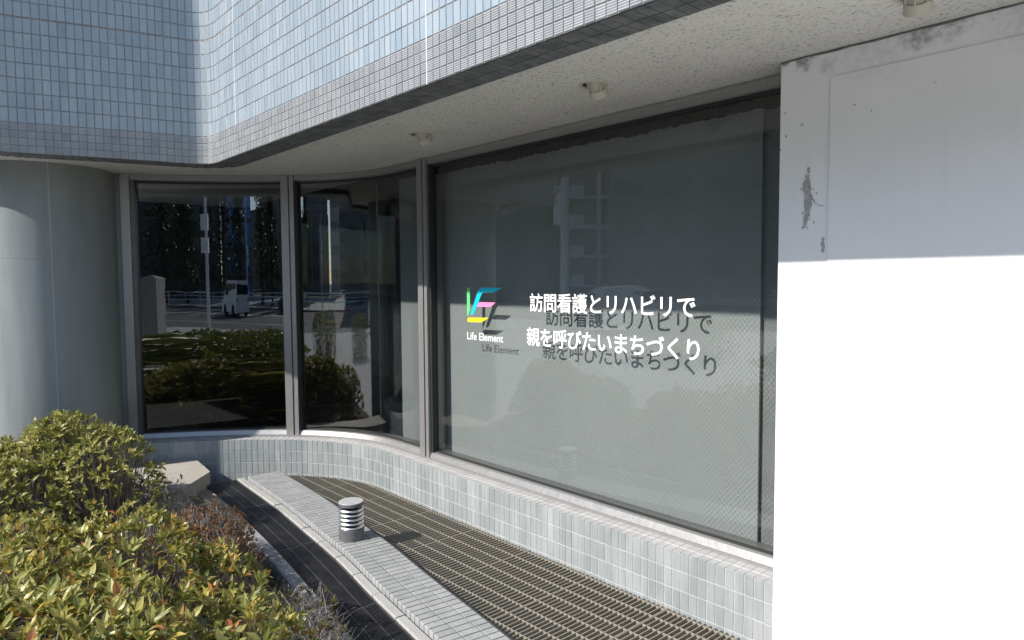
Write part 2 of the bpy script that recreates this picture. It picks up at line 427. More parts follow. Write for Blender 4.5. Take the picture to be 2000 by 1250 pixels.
# ---- overhanging tiled upper wall
UW = empty('upper_wall', (0, 0, 0), label='overhanging upper wall of glazed blue-grey tiles curving in above the windows', cat='wall')
bk = MB()
bk.loft(beam.rows(.04), [(.0045, BZ + .001), (.0045, 9.0)], closed=False)
g1 = bk.build('backing', M['grout'], UW, fix=False)
me_t = tile_mesh('tile', .0455, .0945, .008, M['tile_upper']); me_t['area'] = 2.
me_b = tile_mesh('border_tile', .0455, .0455, .009, M['tile_band'], ribs=5); me_b['area'] = 1.
items = []
for r in range(4): path_tiles(beam, 2.2, beam.L - .3, .05, me_b, BZ + .0265 + .05 * r, items=items)
for r in range(19):
    path_tiles(beam, 2.2, beam.L - .3, .05, me_t, BZ + .2 + .052 + .1 * r + (.006 if r > 6 else 0), items=items)
lay(UW, items, 300)
# movement joint (horizontal) and sealant line (vertical)
b = MB(); b.loft(beam.rows(.05, 2.2, beam.L - .3), [(.001, BZ + .2 + .7015), (.0035, BZ + .2 + .7015), (.0035, BZ + .2 + .7065), (.001, BZ + .2 + .7065)])
b.build('movement_joint', M['grout_dark'], UW)
sx = beam.s_at_x(-4.93); p, tg, nr = beam.at(round((sx - 2.2) / .05) * .05 + 2.2)
b = MB(); b.box(-.0032, .0032, -.0092, 0, BZ + .2, 5, M=Matrix.Translation((p.x, p.y, 0)) @ Matrix.Rotation(atan2(tg.y, tg.x), 4, 'Z')); b.build('sealant_line', M['seal'], UW)
sx = beam.s_at_x(-2.63); p, tg, nr = beam.at(round((sx - 2.2) / .05) * .05 + 2.2)
b = MB(); b.box(-.0028, .0028, -.0085, 0, BZ, 5, M=Matrix.Translation((p.x, p.y, 0)) @ Matrix.Rotation(atan2(tg.y, tg.x), 4, 'Z')); b.build('sealant_line', M['seal'], UW)
# underside of the beam: two rows of dark tiles, with its hidden inner face stepping up to the soffit
b = MB(); b.loft(beam.rows(.05), [(-.004, BZ + .003), (-.19, BZ + .003), (-.19, SOFF - .002), (-.21, SOFF - .002), (-.21, SOFF + .05), (-.004, SOFF + .05)]); b.build('beam_core', M['grout_dark'], UW)
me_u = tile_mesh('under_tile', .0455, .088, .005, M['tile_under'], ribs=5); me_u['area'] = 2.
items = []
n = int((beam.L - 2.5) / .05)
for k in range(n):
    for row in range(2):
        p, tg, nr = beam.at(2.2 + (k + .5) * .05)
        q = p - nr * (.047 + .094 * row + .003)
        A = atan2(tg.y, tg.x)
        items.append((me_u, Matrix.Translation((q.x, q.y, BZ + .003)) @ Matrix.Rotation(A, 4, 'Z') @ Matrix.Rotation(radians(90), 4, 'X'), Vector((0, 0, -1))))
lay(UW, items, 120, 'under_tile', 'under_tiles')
b = MB(); b.box(-9, -8.9, .32, 9, 2.4, 9); b.box(-9, 1.8, 9, 9.1, 2.4, 9); b.box(1.8, 1.9, 1.9, 9.1, -.2, 9); b.box(-8.9, 1.8, .5, 9, 8.9, 9)
b.build('rear_walls', M['grout'], UW)

# ---- soffit with holes for the downlights
DL = [(-3.70, 2.54), (-2.234, 2.535), (-.838, 2.535)]
bm = bmesh.new()
def loop(pts, z):
    vs_ = [bm.verts.new((x, y, z)) for x, y in pts]
    return [bm.edges.new((vs_[i], vs_[(i + 1) % len(vs_)])) for i in range(len(vs_))]
inner = [(x, y) for x, y, _, _ in offset(beam, -.19).rows(.06)]
E = loop(inner + [(1.8, 3.3), (-9, 3.3)], SOFF)
for x, y in DL: E += loop([(x + .056 * cos(a * pi / 12), y + .056 * sin(a * pi / 12)) for a in range(24)], SOFF)
bmesh.ops.triangle_fill(bm, edges=E, use_beauty=True, normal=(0, 0, -1))
me = bpy.data.meshes.new('soffit'); bm.to_mesh(me); bm.free(); me.materials.append(M['soffit'])
so_ = link('soffit', me); so_['kind'] = 'structure'

# ---- downlights
lab = ['tilted cream downlight in the soffit, nearest the curved corner windows', 'tilted cream downlight in the soffit above the middle of the lettered window', 'tilted cream downlight above the white wall, cut by the top edge of the photo']
def downlight(i, x, y):
    r = empty('downlight', (x, y, SOFF), 0, lab[i], 'downlight', 'downlights set in the soffit')
    b = MB(); b.lathe([(.055, .001), (.055, -.004), (.060, -.007), (.068, -.006), (.071, -.0005)], n=40); shade_auto(b.build('trim_ring', M['lamp_cream'], r))
    b = MB(); b.lathe([(.0555, -.001), (.0555, .11), (0.0005, .11)], n=32); b.build('recess_cup', M['dark_wall'], r)
    T = Matrix.Translation((.004, .006, .024)) @ Matrix.Rotation(radians(12), 4, 'Y') @ Matrix.Rotation(radians(36), 4, 'X')
    def at(prof): 
        q = MB(); q.lathe(prof, n=36, M=T); return q
    shade_auto(at([(.0005, -.055), (.034, -.055), (.036, -.05), (.043, -.05), (.046, -.085), (.0435, -.088), (.041, -.080), (.036, -.062), (.0005, -.058)]).build('lamp_head', M['lamp_cream'], r))
    b = MB()
    b.lathe([(.0005, .035), (.034, .035), (.034, -.052), (.0005, -.052)], n=30, M=T); b.build('lamp_body', M['lamp_cream'], r)
    for k in range(7):
        a = 2 * pi * k / 7 + .4
        b = MB(); b.box(.034, .0435, -.0025, .0025, -.05, .03, M=T @ Matrix.Rotation(a, 4, 'Z')); b.build('fin', M['lamp_cream'], r)
for i, (x, y) in enumerate(DL): downlight(i, x, y)

M['seal_grey'] = simple('grey_sealant', (.40, .41, .40), .7, var=.1)
# ---- round column
CX, CY, CRAD = -6.90, .98, .52
c0 = empty('round_column', (CX, CY, 0), label='thick round grey column at the left under the tiled overhang', cat='column')
b = MB(); b.lathe([(CRAD, -.25), (CRAD, 1.868), (CRAD - .0015, 1.87), (CRAD - .0015, 1.873), (CRAD, 1.876), (CRAD, 2.66)], n=160); shade_auto(b.build('shaft', M['column'], c0), 15)
va = atan2(-CY + .0, -CX) + .06
b = MB(); b.box(CRAD - .01, CRAD + .0015, -.0025, .0025, -.2, SOFF, M=Matrix.Rotation(va, 4, 'Z')); b.build('joint_seal', M['seal_grey'], c0)

# ---- white wall on the right
ww = empty('white_wall', (0, 2.9, 0), label='white painted wall to the right of the lettered window, sun below and shade above', cat='wall')
b = MB(); b.box(-1.482, 1.8, 0, .30, -.25, SOFF - .002); b.build('wall_face', M['white'], ww)
b = MB(); b.box(-1.268, -.03, -.005, -.0005, .0, 2.51); o = b.build('board', M['white'], ww)
b = MB(); b.box(-.026, 1.2, -.005, -.0005, .0, 2.51); o = b.build('board', M['white'], ww)
b = MB(); b.tube([(-1.2685, -.0025, 0), (-1.2685, -.0025, 2.511), (-.028, -.0025, 2.511), (-.028, -.0025, 0)], .0013, n=4); b.build('seam', M['grout_pale'], ww)
M['render_grey'] = simple('bare_render', (.40, .39, .375), .95, var=.25, scale=60, bump=.5, bscale=90)
M['flake'] = simple('flaking_paint', (.56, .55, .53), .9, var=.2, scale=80)
def patch(name, cx, cz, pts, mat, y0=-.0035):
    b = MB(); n = len(pts)
    b.add([(cx + x, y0, cz + z) for x, z in pts] + [(cx + x * 1.06, -.0003, cz + z * 1.02) for x, z in pts], [tuple(range(n))] + [(i, (i + 1) % n, n + (i + 1) % n, n + i) for i in range(n)])
    return b.build(name, mat, ww)
base = [(-.002, .11), (.010, .105), (.008, .09), (.016, .06), (.013, .04), (.022, .015), (.018, -.02), (.012, -.045), (.014, -.065), (.006, -.06), (.004, -.085), (-.004, -.10), (-.016, -.118), (-.021, -.11), (-.012, -.10), (-.014, -.08), (-.008, -.05), (-.012, -.02), (-.008, .02), (-.016, .045), (-.02, .07), (-.014, .085), (-.008, .09)]
poly = []
for i in range(len(base)):
    a, c2 = base[i], base[(i + 1) % len(base)]
    for k in range(3): poly.append((a[0] + (c2[0] - a[0]) * k / 3 + jig(.0018), a[1] + (c2[1] - a[1]) * k / 3 + jig(.002)))
patch('peeled_patch', -1.358, 2.015, poly, M['render_grey'])
for k in range(16):
    a = R.uniform(0, 6.3); cx_, cz_ = -1.358 + .022 * cos(a) + jig(.012), 2.0 + .11 * sin(a) + jig(.02)
    patch('paint_flake', cx_, cz_, [(jig(.0015) + R.uniform(.002, .006) * cos(q), jig(.0015) + R.uniform(.003, .009) * sin(q)) for q in (0, .9, 1.8, 2.7, 3.6, 4.5, 5.4)], M['flake'], -.002)
patch('peeled_patch', -1.287, 1.83, [(-.004 + jig(.003), .03), (.006, .024), (.004 + jig(.002), .008), (.008, -.01), (.002, -.035), (-.007, -.028), (-.003, -.012), (-.009, .0), (-.004, .014)], M['render_grey'])
patch('peeled_patch', -1.353, 2.14, [(-.006, .012), (.004, .016), (.007, .004), (.003, -.012), (-.005, -.01)], M['render_grey'])
b = MB(); b.tube([(-1.338, -.001, 2.03), (-1.325, -.001, 2.005), (-1.305, -.001, 1.992), (-1.285, -.001, 1.99)], .0016, .0011); b.build('crack', M['grout_dark'], ww)
b = MB(); b.tube([(-1.474, -.0004, 1.262), (-1.40, -.0004, 1.261), (-1.282, -.0004, 1.257)], .0008); b.build('crack', M['grout_pale'], ww)
for (x, z) in ((-1.455, 2.30), (-1.39, 2.335), (-1.384, 2.338), (-1.318, 2.045), (-1.478, 2.245), (-1.46, 2.40), (-1.17, 2.38), (-1.105, 2.345)):
    patch('paint_chip', x, z, [(jig(.002) + .004 * cos(a), jig(.002) + .005 * sin(a)) for a in (0, 1, 2, 3, 4, 5)], M['render_grey'], -.0008 if x < -1.27 else -.0062)
b = MB(); b.tube([(-1.482 + .06 * k, jig(.002), SOFF - .004 + jig(.003)) for k in range(26)], .0045, .0045, 5); b.build('ceiling_joint', M['grout_dark'], ww)

# ---- low tiled wall under the windows
PT = .31
lw_ = empty('low_wall', (0, 0, 0), label='low curved wall of grey-green tiles under the windows', cat='wall')
lowp = low
s_end = lowp.s_at_x(-1.483)
b = MB(); b.loft(lowp.rows(.04, 0, s_end), [(-.0035, -.25), (-.0035, PT - .0055), (-.32, PT - .0055), (-.32, -.25)]); b.build('core', M['grout_pale'], lw_)
me_l = tile_mesh('tile', .0462, .0962, .008, M['tile_low']); me_l['area'] = 2.
me_c1 = tile_mesh('top_tile', .0462, .056, .006, M['tile_top']); me_c1['area'] = 1.
me_c2 = tile_mesh('top_tile', .0462, .064, .006, M['tile_top']); me_c2['area'] = 1.
items = []; tops = []
low_in = offset(front, .128)
n = int(s_end / .05); p_ = s_end / n
for r in range(4):
    for k in range(n):
        p, tg, nr = lowp.at((k + .5) * p_); q = p - nr * .008
        A = atan2(tg.y, tg.x)
        items.append((me_l, Matrix.Translation((q.x + nr.x * jig(.0005), q.y + nr.y * jig(.0005), PT - .050 - .1 * r)) @ Matrix.Rotation(A + jig(.008), 4, 'Z') @ Matrix.Rotation(jig(.006), 4, 'X'), Vector((nr.x, nr.y, 0))))
for k in range(n):
    p, tg, nr = lowp.at((k + .5) * p_); A = atan2(tg.y, tg.x)
    for me, off in ((me_c1, .030), (me_c2, .094)):
        q = p - nr * off
        tops.append((me, Matrix.Translation((q.x, q.y, PT - .009)) @ Matrix.Rotation(A, 4, 'Z') @ Matrix.Rotation(radians(-90), 4, 'X'), Vector((0, 0, 1))))
lay(lw_, items, 300); lay(lw_, tops, 250, 'top_tile', 'top_tiles')

# ------------------------------------------------------------------ windows
Z0, Z1 = PT, 2.57
def frame_rows(s0, s1): return front.rows(.03, s0, s1)
def slab(s0, s1, o0, o1, z0, z1, step=.03):
    b = MB(); b.loft(front.rows(step, s0, s1), [(o0, z0), (o1, z0), (o1, z1), (o0, z1)]); return b
def post(parent, s_, w, o0, o1, z0, z1, mat, name='mullion'):
    p, tg, nr = front.at(s_); b = MB()
    b.box(-w / 2, w / 2, -o1, -o0, z0, z1, M=Matrix.Translation((p.x, p.y, 0)) @ Matrix.Rotation(atan2(tg.y, tg.x), 4, 'Z')); return b.build(name, mat, parent)
sA = front.s_at_x(-6.635); sB = front.s_at_x(-5.858); sC = front.s_at_x(-4.412); sD = front.L
def bay(name, s0, s1, label, group, glass, left_post, mid=True):
    p, _, _ = front.at((s0 + s1) / 2)
    w = empty(name, (0, 0, 0), label=label, cat='window', group=group)
    # sill: two steps, head, glass, gaskets
    b = MB(); b.loft(frame_rows(s0, s1), [(-.15, Z0 - .012), (.012, Z0 - .012), (.012, Z0 + .012), (.002, Z0 + .014), (-.012, Z0 + .05), (-.03, Z0 + .054), (-.15, Z0 + .054)]); b.build('sill', M['frame'], w)
    b = MB(); b.loft(frame_rows(s0, s1), [(-.15, Z1 - .004), (-.02, Z1 - .004), (-.005, Z1 + .004), (-.005, Z1 + .026), (.0, Z1 + .030), (.0, SOFF - .003), (-.15, SOFF - .003)]); b.build('head_frame', M['frame'], w)
    slab(s0 + .03, s1 - .03, -.056, -.040, Z0 + .054, Z0 + .064).build('gasket', M['gasket'], w)
    slab(s0 + .03, s1 - .03, -.058, -.040, Z1 - .022, Z1 - .004).build('gasket', M['gasket'], w)
    pane = slab(s0 + .02, s1 - .02, -.058, -.050, Z0 + .05, Z1, .012 if mid else .1).build('pane', glass, w, smooth=False)
    shade_auto(pane, 30)
    return w
w1 = bay('curved_window', sA, sB, 'left curved dark window between the round column and the next post', 'curved corner windows', M['glass_dark'], True)
w2 = bay('curved_window', sB, sC, 'more tightly curved dark window between two posts, a faint second logo inside', 'curved corner windows', M['glass_curved'], False)
w3 = bay('shop_window', sC, sD, 'large flat window carrying the logo and white slogan, pale blind behind', None, M['glass'], False, mid=False)
post(w1, sA - .03, .07, -.15, .012, Z0, SOFF - .004, M['frame'], 'corner_post')
post(w1, sA + .022, .034, -.15, -.01, Z0 + .05, Z1, M['frame_dark'], 'jamb')
p, tg, nr = front.at(sA - .062); b = MB()
b.box(-.26, -.004, .03, .10, -.1, SOFF - .004, M=Matrix.Translation((p.x, p.y, 0)) @ Matrix.Rotation(atan2(tg.y, tg.x), 4, 'Z')); b.build('infill_panel', M['column'], w1)
def mullion(w, s_):
    post(w, s_ - .028, .066, -.15, .014, Z0 + .001, SOFF - .004, M['frame'])
    post(w, s_ + .012, .010, -.15, .004, Z0 + .001, SOFF - .004, M['frame_dark'], 'mullion_groove')
    post(w, s_ + .036, .036, -.15, .011, Z0 + .001, SOFF - .004, M['frame'])
    post(w, s_ + .066, .022, -.07, -.012, Z0 + .05, Z1, M['gasket'], 'jamb')
mullion(w2, sB); mullion(w3, sC)
# film edge: a dark band, the head frame's shadow put into its tint, with a ragged lower edge along the top of each right-hand pane
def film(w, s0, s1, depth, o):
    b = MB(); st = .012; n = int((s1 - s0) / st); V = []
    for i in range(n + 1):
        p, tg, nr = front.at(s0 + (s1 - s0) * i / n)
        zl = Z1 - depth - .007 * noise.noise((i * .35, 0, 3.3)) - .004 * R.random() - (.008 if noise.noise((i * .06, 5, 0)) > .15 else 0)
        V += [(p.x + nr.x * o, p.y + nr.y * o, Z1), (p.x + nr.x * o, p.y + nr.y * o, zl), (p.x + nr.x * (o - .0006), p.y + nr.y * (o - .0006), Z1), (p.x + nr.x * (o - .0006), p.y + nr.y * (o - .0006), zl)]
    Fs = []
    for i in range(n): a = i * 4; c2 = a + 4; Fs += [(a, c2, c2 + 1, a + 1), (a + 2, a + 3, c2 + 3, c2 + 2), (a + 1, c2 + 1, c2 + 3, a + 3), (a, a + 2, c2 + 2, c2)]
    b.add(V, Fs); return b.build('film_edge_shade', M['film_head_shade'], w)
M['film_head_shade'] = m_glass('film_head_shade', (.30, .31, .32), .03)
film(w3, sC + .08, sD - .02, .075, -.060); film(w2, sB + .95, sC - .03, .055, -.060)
# wire mesh cast in the panes
def wires(w, s0, s1, pitch, r, step=None):
    b = MB(); L = s1 - s0; H = Z1 - Z0 - .05
    z0 = Z0 + .05; k = -H
    def P(s_, z): 
        p, tg, nr = front.at(s_); return (p.x - nr.x * .054, p.y - nr.y * .054, z)
    tn = tan(radians(50))
    for sgn in (1, -1):
        x = -H / tn
        while x < L:
            a0 = max(0, x); a1 = min(L, x + H / tn)
            if a1 > a0:
                n = 1 if step is None else max(1, int((a1 - a0) / step))
                pts = []
                for i in range(n + 1):
                    aa = a0 + (a1 - a0) * i / n; zz = (aa - x) * tn
                    pts.append(P(s0 + aa, z0 + (zz if sgn > 0 else H - zz)))
                b.tube(pts, r, n=3, cap=False)
            x += pitch
    o = b.build('wire_mesh', M['wire'], w, kind='stuff', fix=False); return o
wires(w3, sC + .08, sD - .02, .0255, .00042)
wires(w2, sB + .08, sC - .06, .0255, .00035, .06)

# ---- logo and slogan on the glass
def txt_mesh(ch, bold):
    cu = bpy.data.curves.new('glyph', 'FONT'); cu.body = ch; cu.size = 1; cu.offset = bold; cu.extrude = .004; cu.resolution_u = 3
    o = bpy.data.objects.new('glyph', cu); COL.objects.link(o)
    dg = bpy.context.evaluated_depsgraph_get(); me = bpy.data.meshes.new_from_object(o.evaluated_get(dg))
    bpy.data.objects.remove(o); bpy.data.curves.remove(cu); return me
GY = 3.0985
def upright(me, x, y, z, sx, sz): me.transform(Matrix(((sx, 0, 0, 0), (0, 0, -.1, 0), (0, sz, 0, 0), (0, 0, 0, 1)))); return me
def poly_part(name, pts, mat, parent, y=0, th=.0005):
    b = MB(); n = len(pts)
    b.add([(x, y - th, z) for x, z in pts] + [(x, y, z) for x, z in pts], [tuple(range(n)), tuple(range(2 * n - 1, n - 1, -1))] + [(i, n + i, n + (i + 1) % n, (i + 1) % n) for i in range(n)])
    return b.build(name, mat, parent)
def logo(root, k=1.):
    ox, oz = -3.74, 1.45
    q = lambda L: [((x - ox) * k, (z - oz) * k) for x, z in L]
    def arc(cx, cz, r, a0, a1, n=6): return [(cx + r * cos(radians(a0 + (a1 - a0) * i / n)), cz + r * sin(radians(a0 + (a1 - a0) * i / n))) for i in range(n + 1)]
    poly_part('green_bar', q([(-3.94, 1.637), (-3.906, 1.637), (-3.906, 1.480), (-3.938, 1.423)]), M['v_green'], root)
    poly_part('cyan_stroke', q([(-3.764, 1.6385), (-3.547, 1.638), (-3.641, 1.606), (-3.744, 1.604), (-3.762, 1.600), (-3.776, 1.588), (-3.862, 1.452), (-3.872, 1.445), (-3.889, 1.441), (-3.898, 1.445), (-3.897, 1.455), (-3.817, 1.607), (-3.80, 1.628), (-3.783, 1.637)]), M['v_blue'], root)
    poly_part('pink_stroke', q([(-3.803, 1.536), (-3.62, 1.536), (-3.678, 1.504), (-3.828, 1.502)]), M['v_pink'], root)
    poly_part('yellow_stroke', q([(-3.922, 1.4215), (-3.696, 1.428), (-3.777, 1.393), (-3.924, 1.3885), (-3.934, 1.394), (-3.936, 1.409), (-3.932, 1.418)]), M['v_yellow'], root)
    bar_x = lambda st: max(v.co.x for v in TX(st + '|').vertices)
    full = TX('Life Element'); xs = [v.co.x for v in full.vertices]; x_l = min(xs); w_ = max(xs) - x_l
    capm = TX('L'); cap = max(v.co.y for v in capm.vertices); z0_ = min(v.co.y for v in capm.vertices); b0 = bar_x('')
    sx = .395 / w_ * k; sz = .053 / (cap - z0_) * k
    for i, ch in enumerate('Life Element'):
        if ch == ' ': continue
        me = txt_mesh(ch, .004); adv = bar_x('Life Element'[:i]) - b0
        for v in me.vertices: v.co.x += adv - x_l; v.co.y -= z0_
        upright(me, 0, 0, 0, sx, sz); me.transform(Matrix.Translation(((-3.94 - ox) * k, 0, (1.264 - oz) * k)))
        link('letter', me, root, M['vinyl_white'])
TXC = {}
def TX(st):
    if st not in TXC: TXC[st] = txt_mesh(st, .004)
    return TXC[st]
lg = empty('window_logo', (-3.74, GY, 1.45), label='green, cyan, pink and yellow LE logo reading Life Element in white on the flat window', cat='logo')
logo(lg)
sg = empty('window_slogan', (-2.68, GY, 1.42), label='two lines of white Japanese slogan lettering on the flat window', cat='lettering')
REF = txt_mesh('問', .0); hh = max(v.co.y for v in REF.vertices) - min(v.co.y for v in REF.vertices); yy0 = min(v.co.y for v in REF.vertices); xx0 = min(v.co.x for v in REF.vertices); ww0 = max(v.co.x for v in REF.vertices) - xx0
def line(text, x0, x1, zb, zt):
    n = len(text); size = (zt - zb) / hh * 1.0; em = ww0 * size
    pitch = (x1 - x0 - em * 1.03) / (n - 1)
    for i, ch in enumerate(text):
        me = txt_mesh(ch, .013)
        if not me.vertices: continue
        for v in me.vertices: v.co.x -= xx0; v.co.y -= yy0
        upright(me, 0, 0, 0, size, size)
        me.transform(Matrix.Translation((x0 + pitch * i + 2.68, 0, zb - 1.42)))
        link('letter', me, sg, M['vinyl_white'])
line('訪問看護とリハビリで', -3.27, -2.03, 1.486, 1.598)
line('親を呼びたいまちづくり', -3.30, -1.985, 1.262, 1.374)

# ------------------------------------------------------------------ interior
SZ = 3.22
M['panel_grey'] = simple('panel_grey', (.33, .335, .335), .8)
b = MB(); b.box(-4.46, -1.735, 0, .012, Z0 + .03, Z1 + .02); o = b.build('blind', M['screen']); o.location = (0, SZ, 0); tag(o, 'large pale blind behind the flat window, catching the letter shadows', 'blind')
b = MB(); b.box(-5.0, -4.56, 0, .012, Z0 + .03, Z1 + .02); o = b.build('blind', M['screen']); o.location = (0, SZ, 0); tag(o, 'narrow pale blind at the right end of the curved window', 'blind')
b = MB(); b.box(-1.83, -1.40, .03, .04, Z0 + .03, Z1 + .02); o = b.build('return_panel', M['panel_grey']); o.location = (0, SZ, 0); tag(o, 'dim grey panel in the gap beside the white wall', 'panel')
b = MB(); b.box(-4.60, -4.43, .05, .06, Z0 + .03, Z1 + .02); o = b.build('return_panel', M['panel_grey']); o.location = (0, SZ, 0); tag(o, 'grey panel filling the gap between the narrow and the large blind', 'panel')
sheet('interior_floor', -8.9, 1.8, 3.0, 9, PT - .03, M['dark_in'])
b = MB(); b.prism([(-8.9, .6), (-7.3, 1.45), (-6.85, 1.5), (-6.85, 3.0), (-8.9, 3.0)], -.2, PT - .03); o = b.build('interior_floor', M['dark_in']); o['kind'] = 'structure'
b = MB(); b.prism([(x - nx * .3, y - ny * .3) for x, y, nx, ny in front.rows(.1, 0, front.s_at_x(-4.8))] + [(-4.8, 3.0), (-6.9, 3.0)], -.2, PT - .031); o = b.build('interior_floor', M['dark_in']); o['kind'] = 'structure'
b = MB(); b.box(-8.9, 1.8, 8.6, 8.7, 0, 3); b.box(-8.9, -8.8, 1.5, 8.6, 0, 3); b.box(-1.36, -1.26, 3.3, 8.6, 0, 3); o = b.build('interior_walls', M['dark_in']); o['kind'] = 'structure'
sheet('interior_ceiling', -8.9, 1.8, 3.29, 9, SOFF + .02, M['dark_in'])
pr = empty('glass_partition', (-7.12, 3.81, PT - .03), atan2(7.02, 3.92) * -1 + pi / 2 - pi / 2, label='glass partition inside the curved window bearing a small coloured logo', cat='partition')
pr.rotation_euler = (0, 0, atan2(3.92, -7.02) - pi / 2)
b = MB(); b.box(-.62, .62, 0, .01, 0, 2.3); b.build('pane', M['glass_clear'], pr)
b = MB(); b.box(-.66, -.62, -.02, .03, 0, 2.3); b.box(.62, .66, -.02, .03, 0, 2.3); b.build('frame', M['frame_dark'], pr)
lg2 = empty('partition_logo', (0, 0, 0), label='small coloured LE logo on the glass partition inside the dark curved window', cat='logo')
lg2.matrix_world = Matrix.Translation((-7.12, 3.81, 1.28)) @ Matrix.Rotation(atan2(3.92, -7.02) - pi / 2, 4, 'Z') @ Matrix.Translation((0, -.002, 0))
logo(lg2, 1.0)
gd = empty('glass_door', (-5.48, 3.30, PT - .03), radians(60), label='frameless glass door edge with a small floor hinge inside the curved window', cat='door')
b = MB(); b.box(0, .8, 0, .012, .03, 2.28); b.build('leaf', M['glass_clear'], gd)
M['glass_edge'] = simple('glass_edge', (.30, .40, .37), .2)
b = MB(); b.box(-.012, -.0005, 0, .012, .03, 2.28); b.build('leaf_edge', M['glass_edge'], gd)
b = MB(); b.box(-.03, .12, -.015, .027, .0, .03); b.build('hinge', M['frame'], gd)
b = MB(); b.box(-5.32, -5.19, 3.40, 3.52, PT - .03, SOFF); o = b.build('dark_post', M['dark_in']); tag(o, 'dark square post beside the narrow blind', 'post')

# ------------------------------------------------------------------ ground strip in front of the windows
def yL(x):                                              # left edge of the tiled strip
    P = [(-5.9, 2.17), (-5.654, 2.153), (-4.264, 2.045), (-3.158, 1.90), (-2.494, 1.795), (-1.0, 1.53), (.5, 1.25)]
    for (a, ya), (c2, yc) in zip(P, P[1:]):
        if x <= c2: return ya + (yc - ya) * (x - a) / (c2 - a)
    return P[-1][1]
sp = Path(catmull([(-6.0, 2.18), (-5.65, 2.153), (-4.9, 2.105), (-4.264, 2.04), (-3.7, 1.975), (-3.158, 1.885), (-2.494, 1.788), (-1.8, 1.68), (-1.0, 1.55), (-.3, 1.43)], .05))
ZS = .06; SW = .270
strip = empty('tiled_kerb', (0, 0, 0), label='raised strip of small grey tiles carrying the louvred bollard light', cat='kerb')
s0 = sp.s_at_x(-5.74)
def below_front(x, y):                                   # inside the low wall?
    best = min(((q[0] - x) ** 2 + (q[1] - y) ** 2, q) for q in LOWROWS)
    q = best[1]; return (x - q[0]) * q[2] + (y - q[1]) * q[3]
LOWROWS = lowp.rows(.05)
# core with a curved end against the low wall (it simply runs into it)
b = MB(); b.loft([(x, y, nx, ny) for x, y, nx, ny in sp.rows(.08, s0, sp.L)], [(-.004, -.2), (-.004, ZS - .0045), (-SW, ZS - .0045), (-SW, -.2)]); b.build('core', M['grout_dark'], strip)
items = []
me_s = tile_mesh('tile', .0432, .0915, .007, M['tile_strip'], bev=.0007); me_s['area'] = 2.
me_s2 = tile_mesh('tile', .0432, .066, .007, M['tile_strip'], bev=.0007); me_s2['area'] = 1.7
me_e = tile_mesh('edge_tile', .0432, .050, .006, M['tile_strip']); me_e['area'] = .6
n = int((sp.L - s0) / .05); edges = []
for k in range(n):
    p, tg, nr = sp.at(s0 + (k + .5) * .05); A = atan2(tg.y, tg.x)
    for me, off in ((me_s, .048), (me_s, .147), (me_s2, .2325)):
        q = p - nr * off
        if below_front(q.x, q.y) < .02: continue
        items.append((me, Matrix.Translation((q.x, q.y, ZS - .007 + jig(.0005))) @ Matrix.Rotation(A + jig(.01), 4, 'Z') @ Matrix.Rotation(radians(-90) + jig(.006), 4, 'X'), Vector((0, 0, 1))))
    q = p + nr * -.006
    edges.append((me_e, Matrix.Translation((q.x, q.y, ZS - .026)) @ Matrix.Rotation(A, 4, 'Z'), Vector((nr.x, nr.y, 0))))
lay(strip, items, 300); lay(strip, edges, 80, 'edge_tile', 'edge_tiles')
b = MB(); b.loft(sp.rows(.08, s0 + .1, sp.L), [(-SW - .001, -.05), (-SW - .008, -.05), (-SW - .008, ZS - .004), (-SW - .001, ZS - .004)]); b.build('edge_angle', M['steel_edge'], strip)

# granite setts left of the strip
gk = empty('granite_kerb', (0, 0, 0), label='line of pale granite blocks between black grating and tiled strip', cat='kerb')
d = s0 - .08
while d < sp.L - .3:
    L_ = .30; b = MB(); rws = sp.rows(.06, d + .004, d + L_ - .004)
    h = .037 + jig(.002)
    b.loft(rws, [(.012, -.15), (.062, -.15), (.062, h - .004), (.059, h), (.015, h), (.012, h - .004)]); b.build('block', M['granite'], gk); d += L_
b = MB(); b.loft(sp.rows(.08, s0 - .08, sp.L - .3), [(.0, -.15), (.066, -.15), (.066, .022), (.0, .022)]); b.build('mortar_bed', M['grout'], gk)

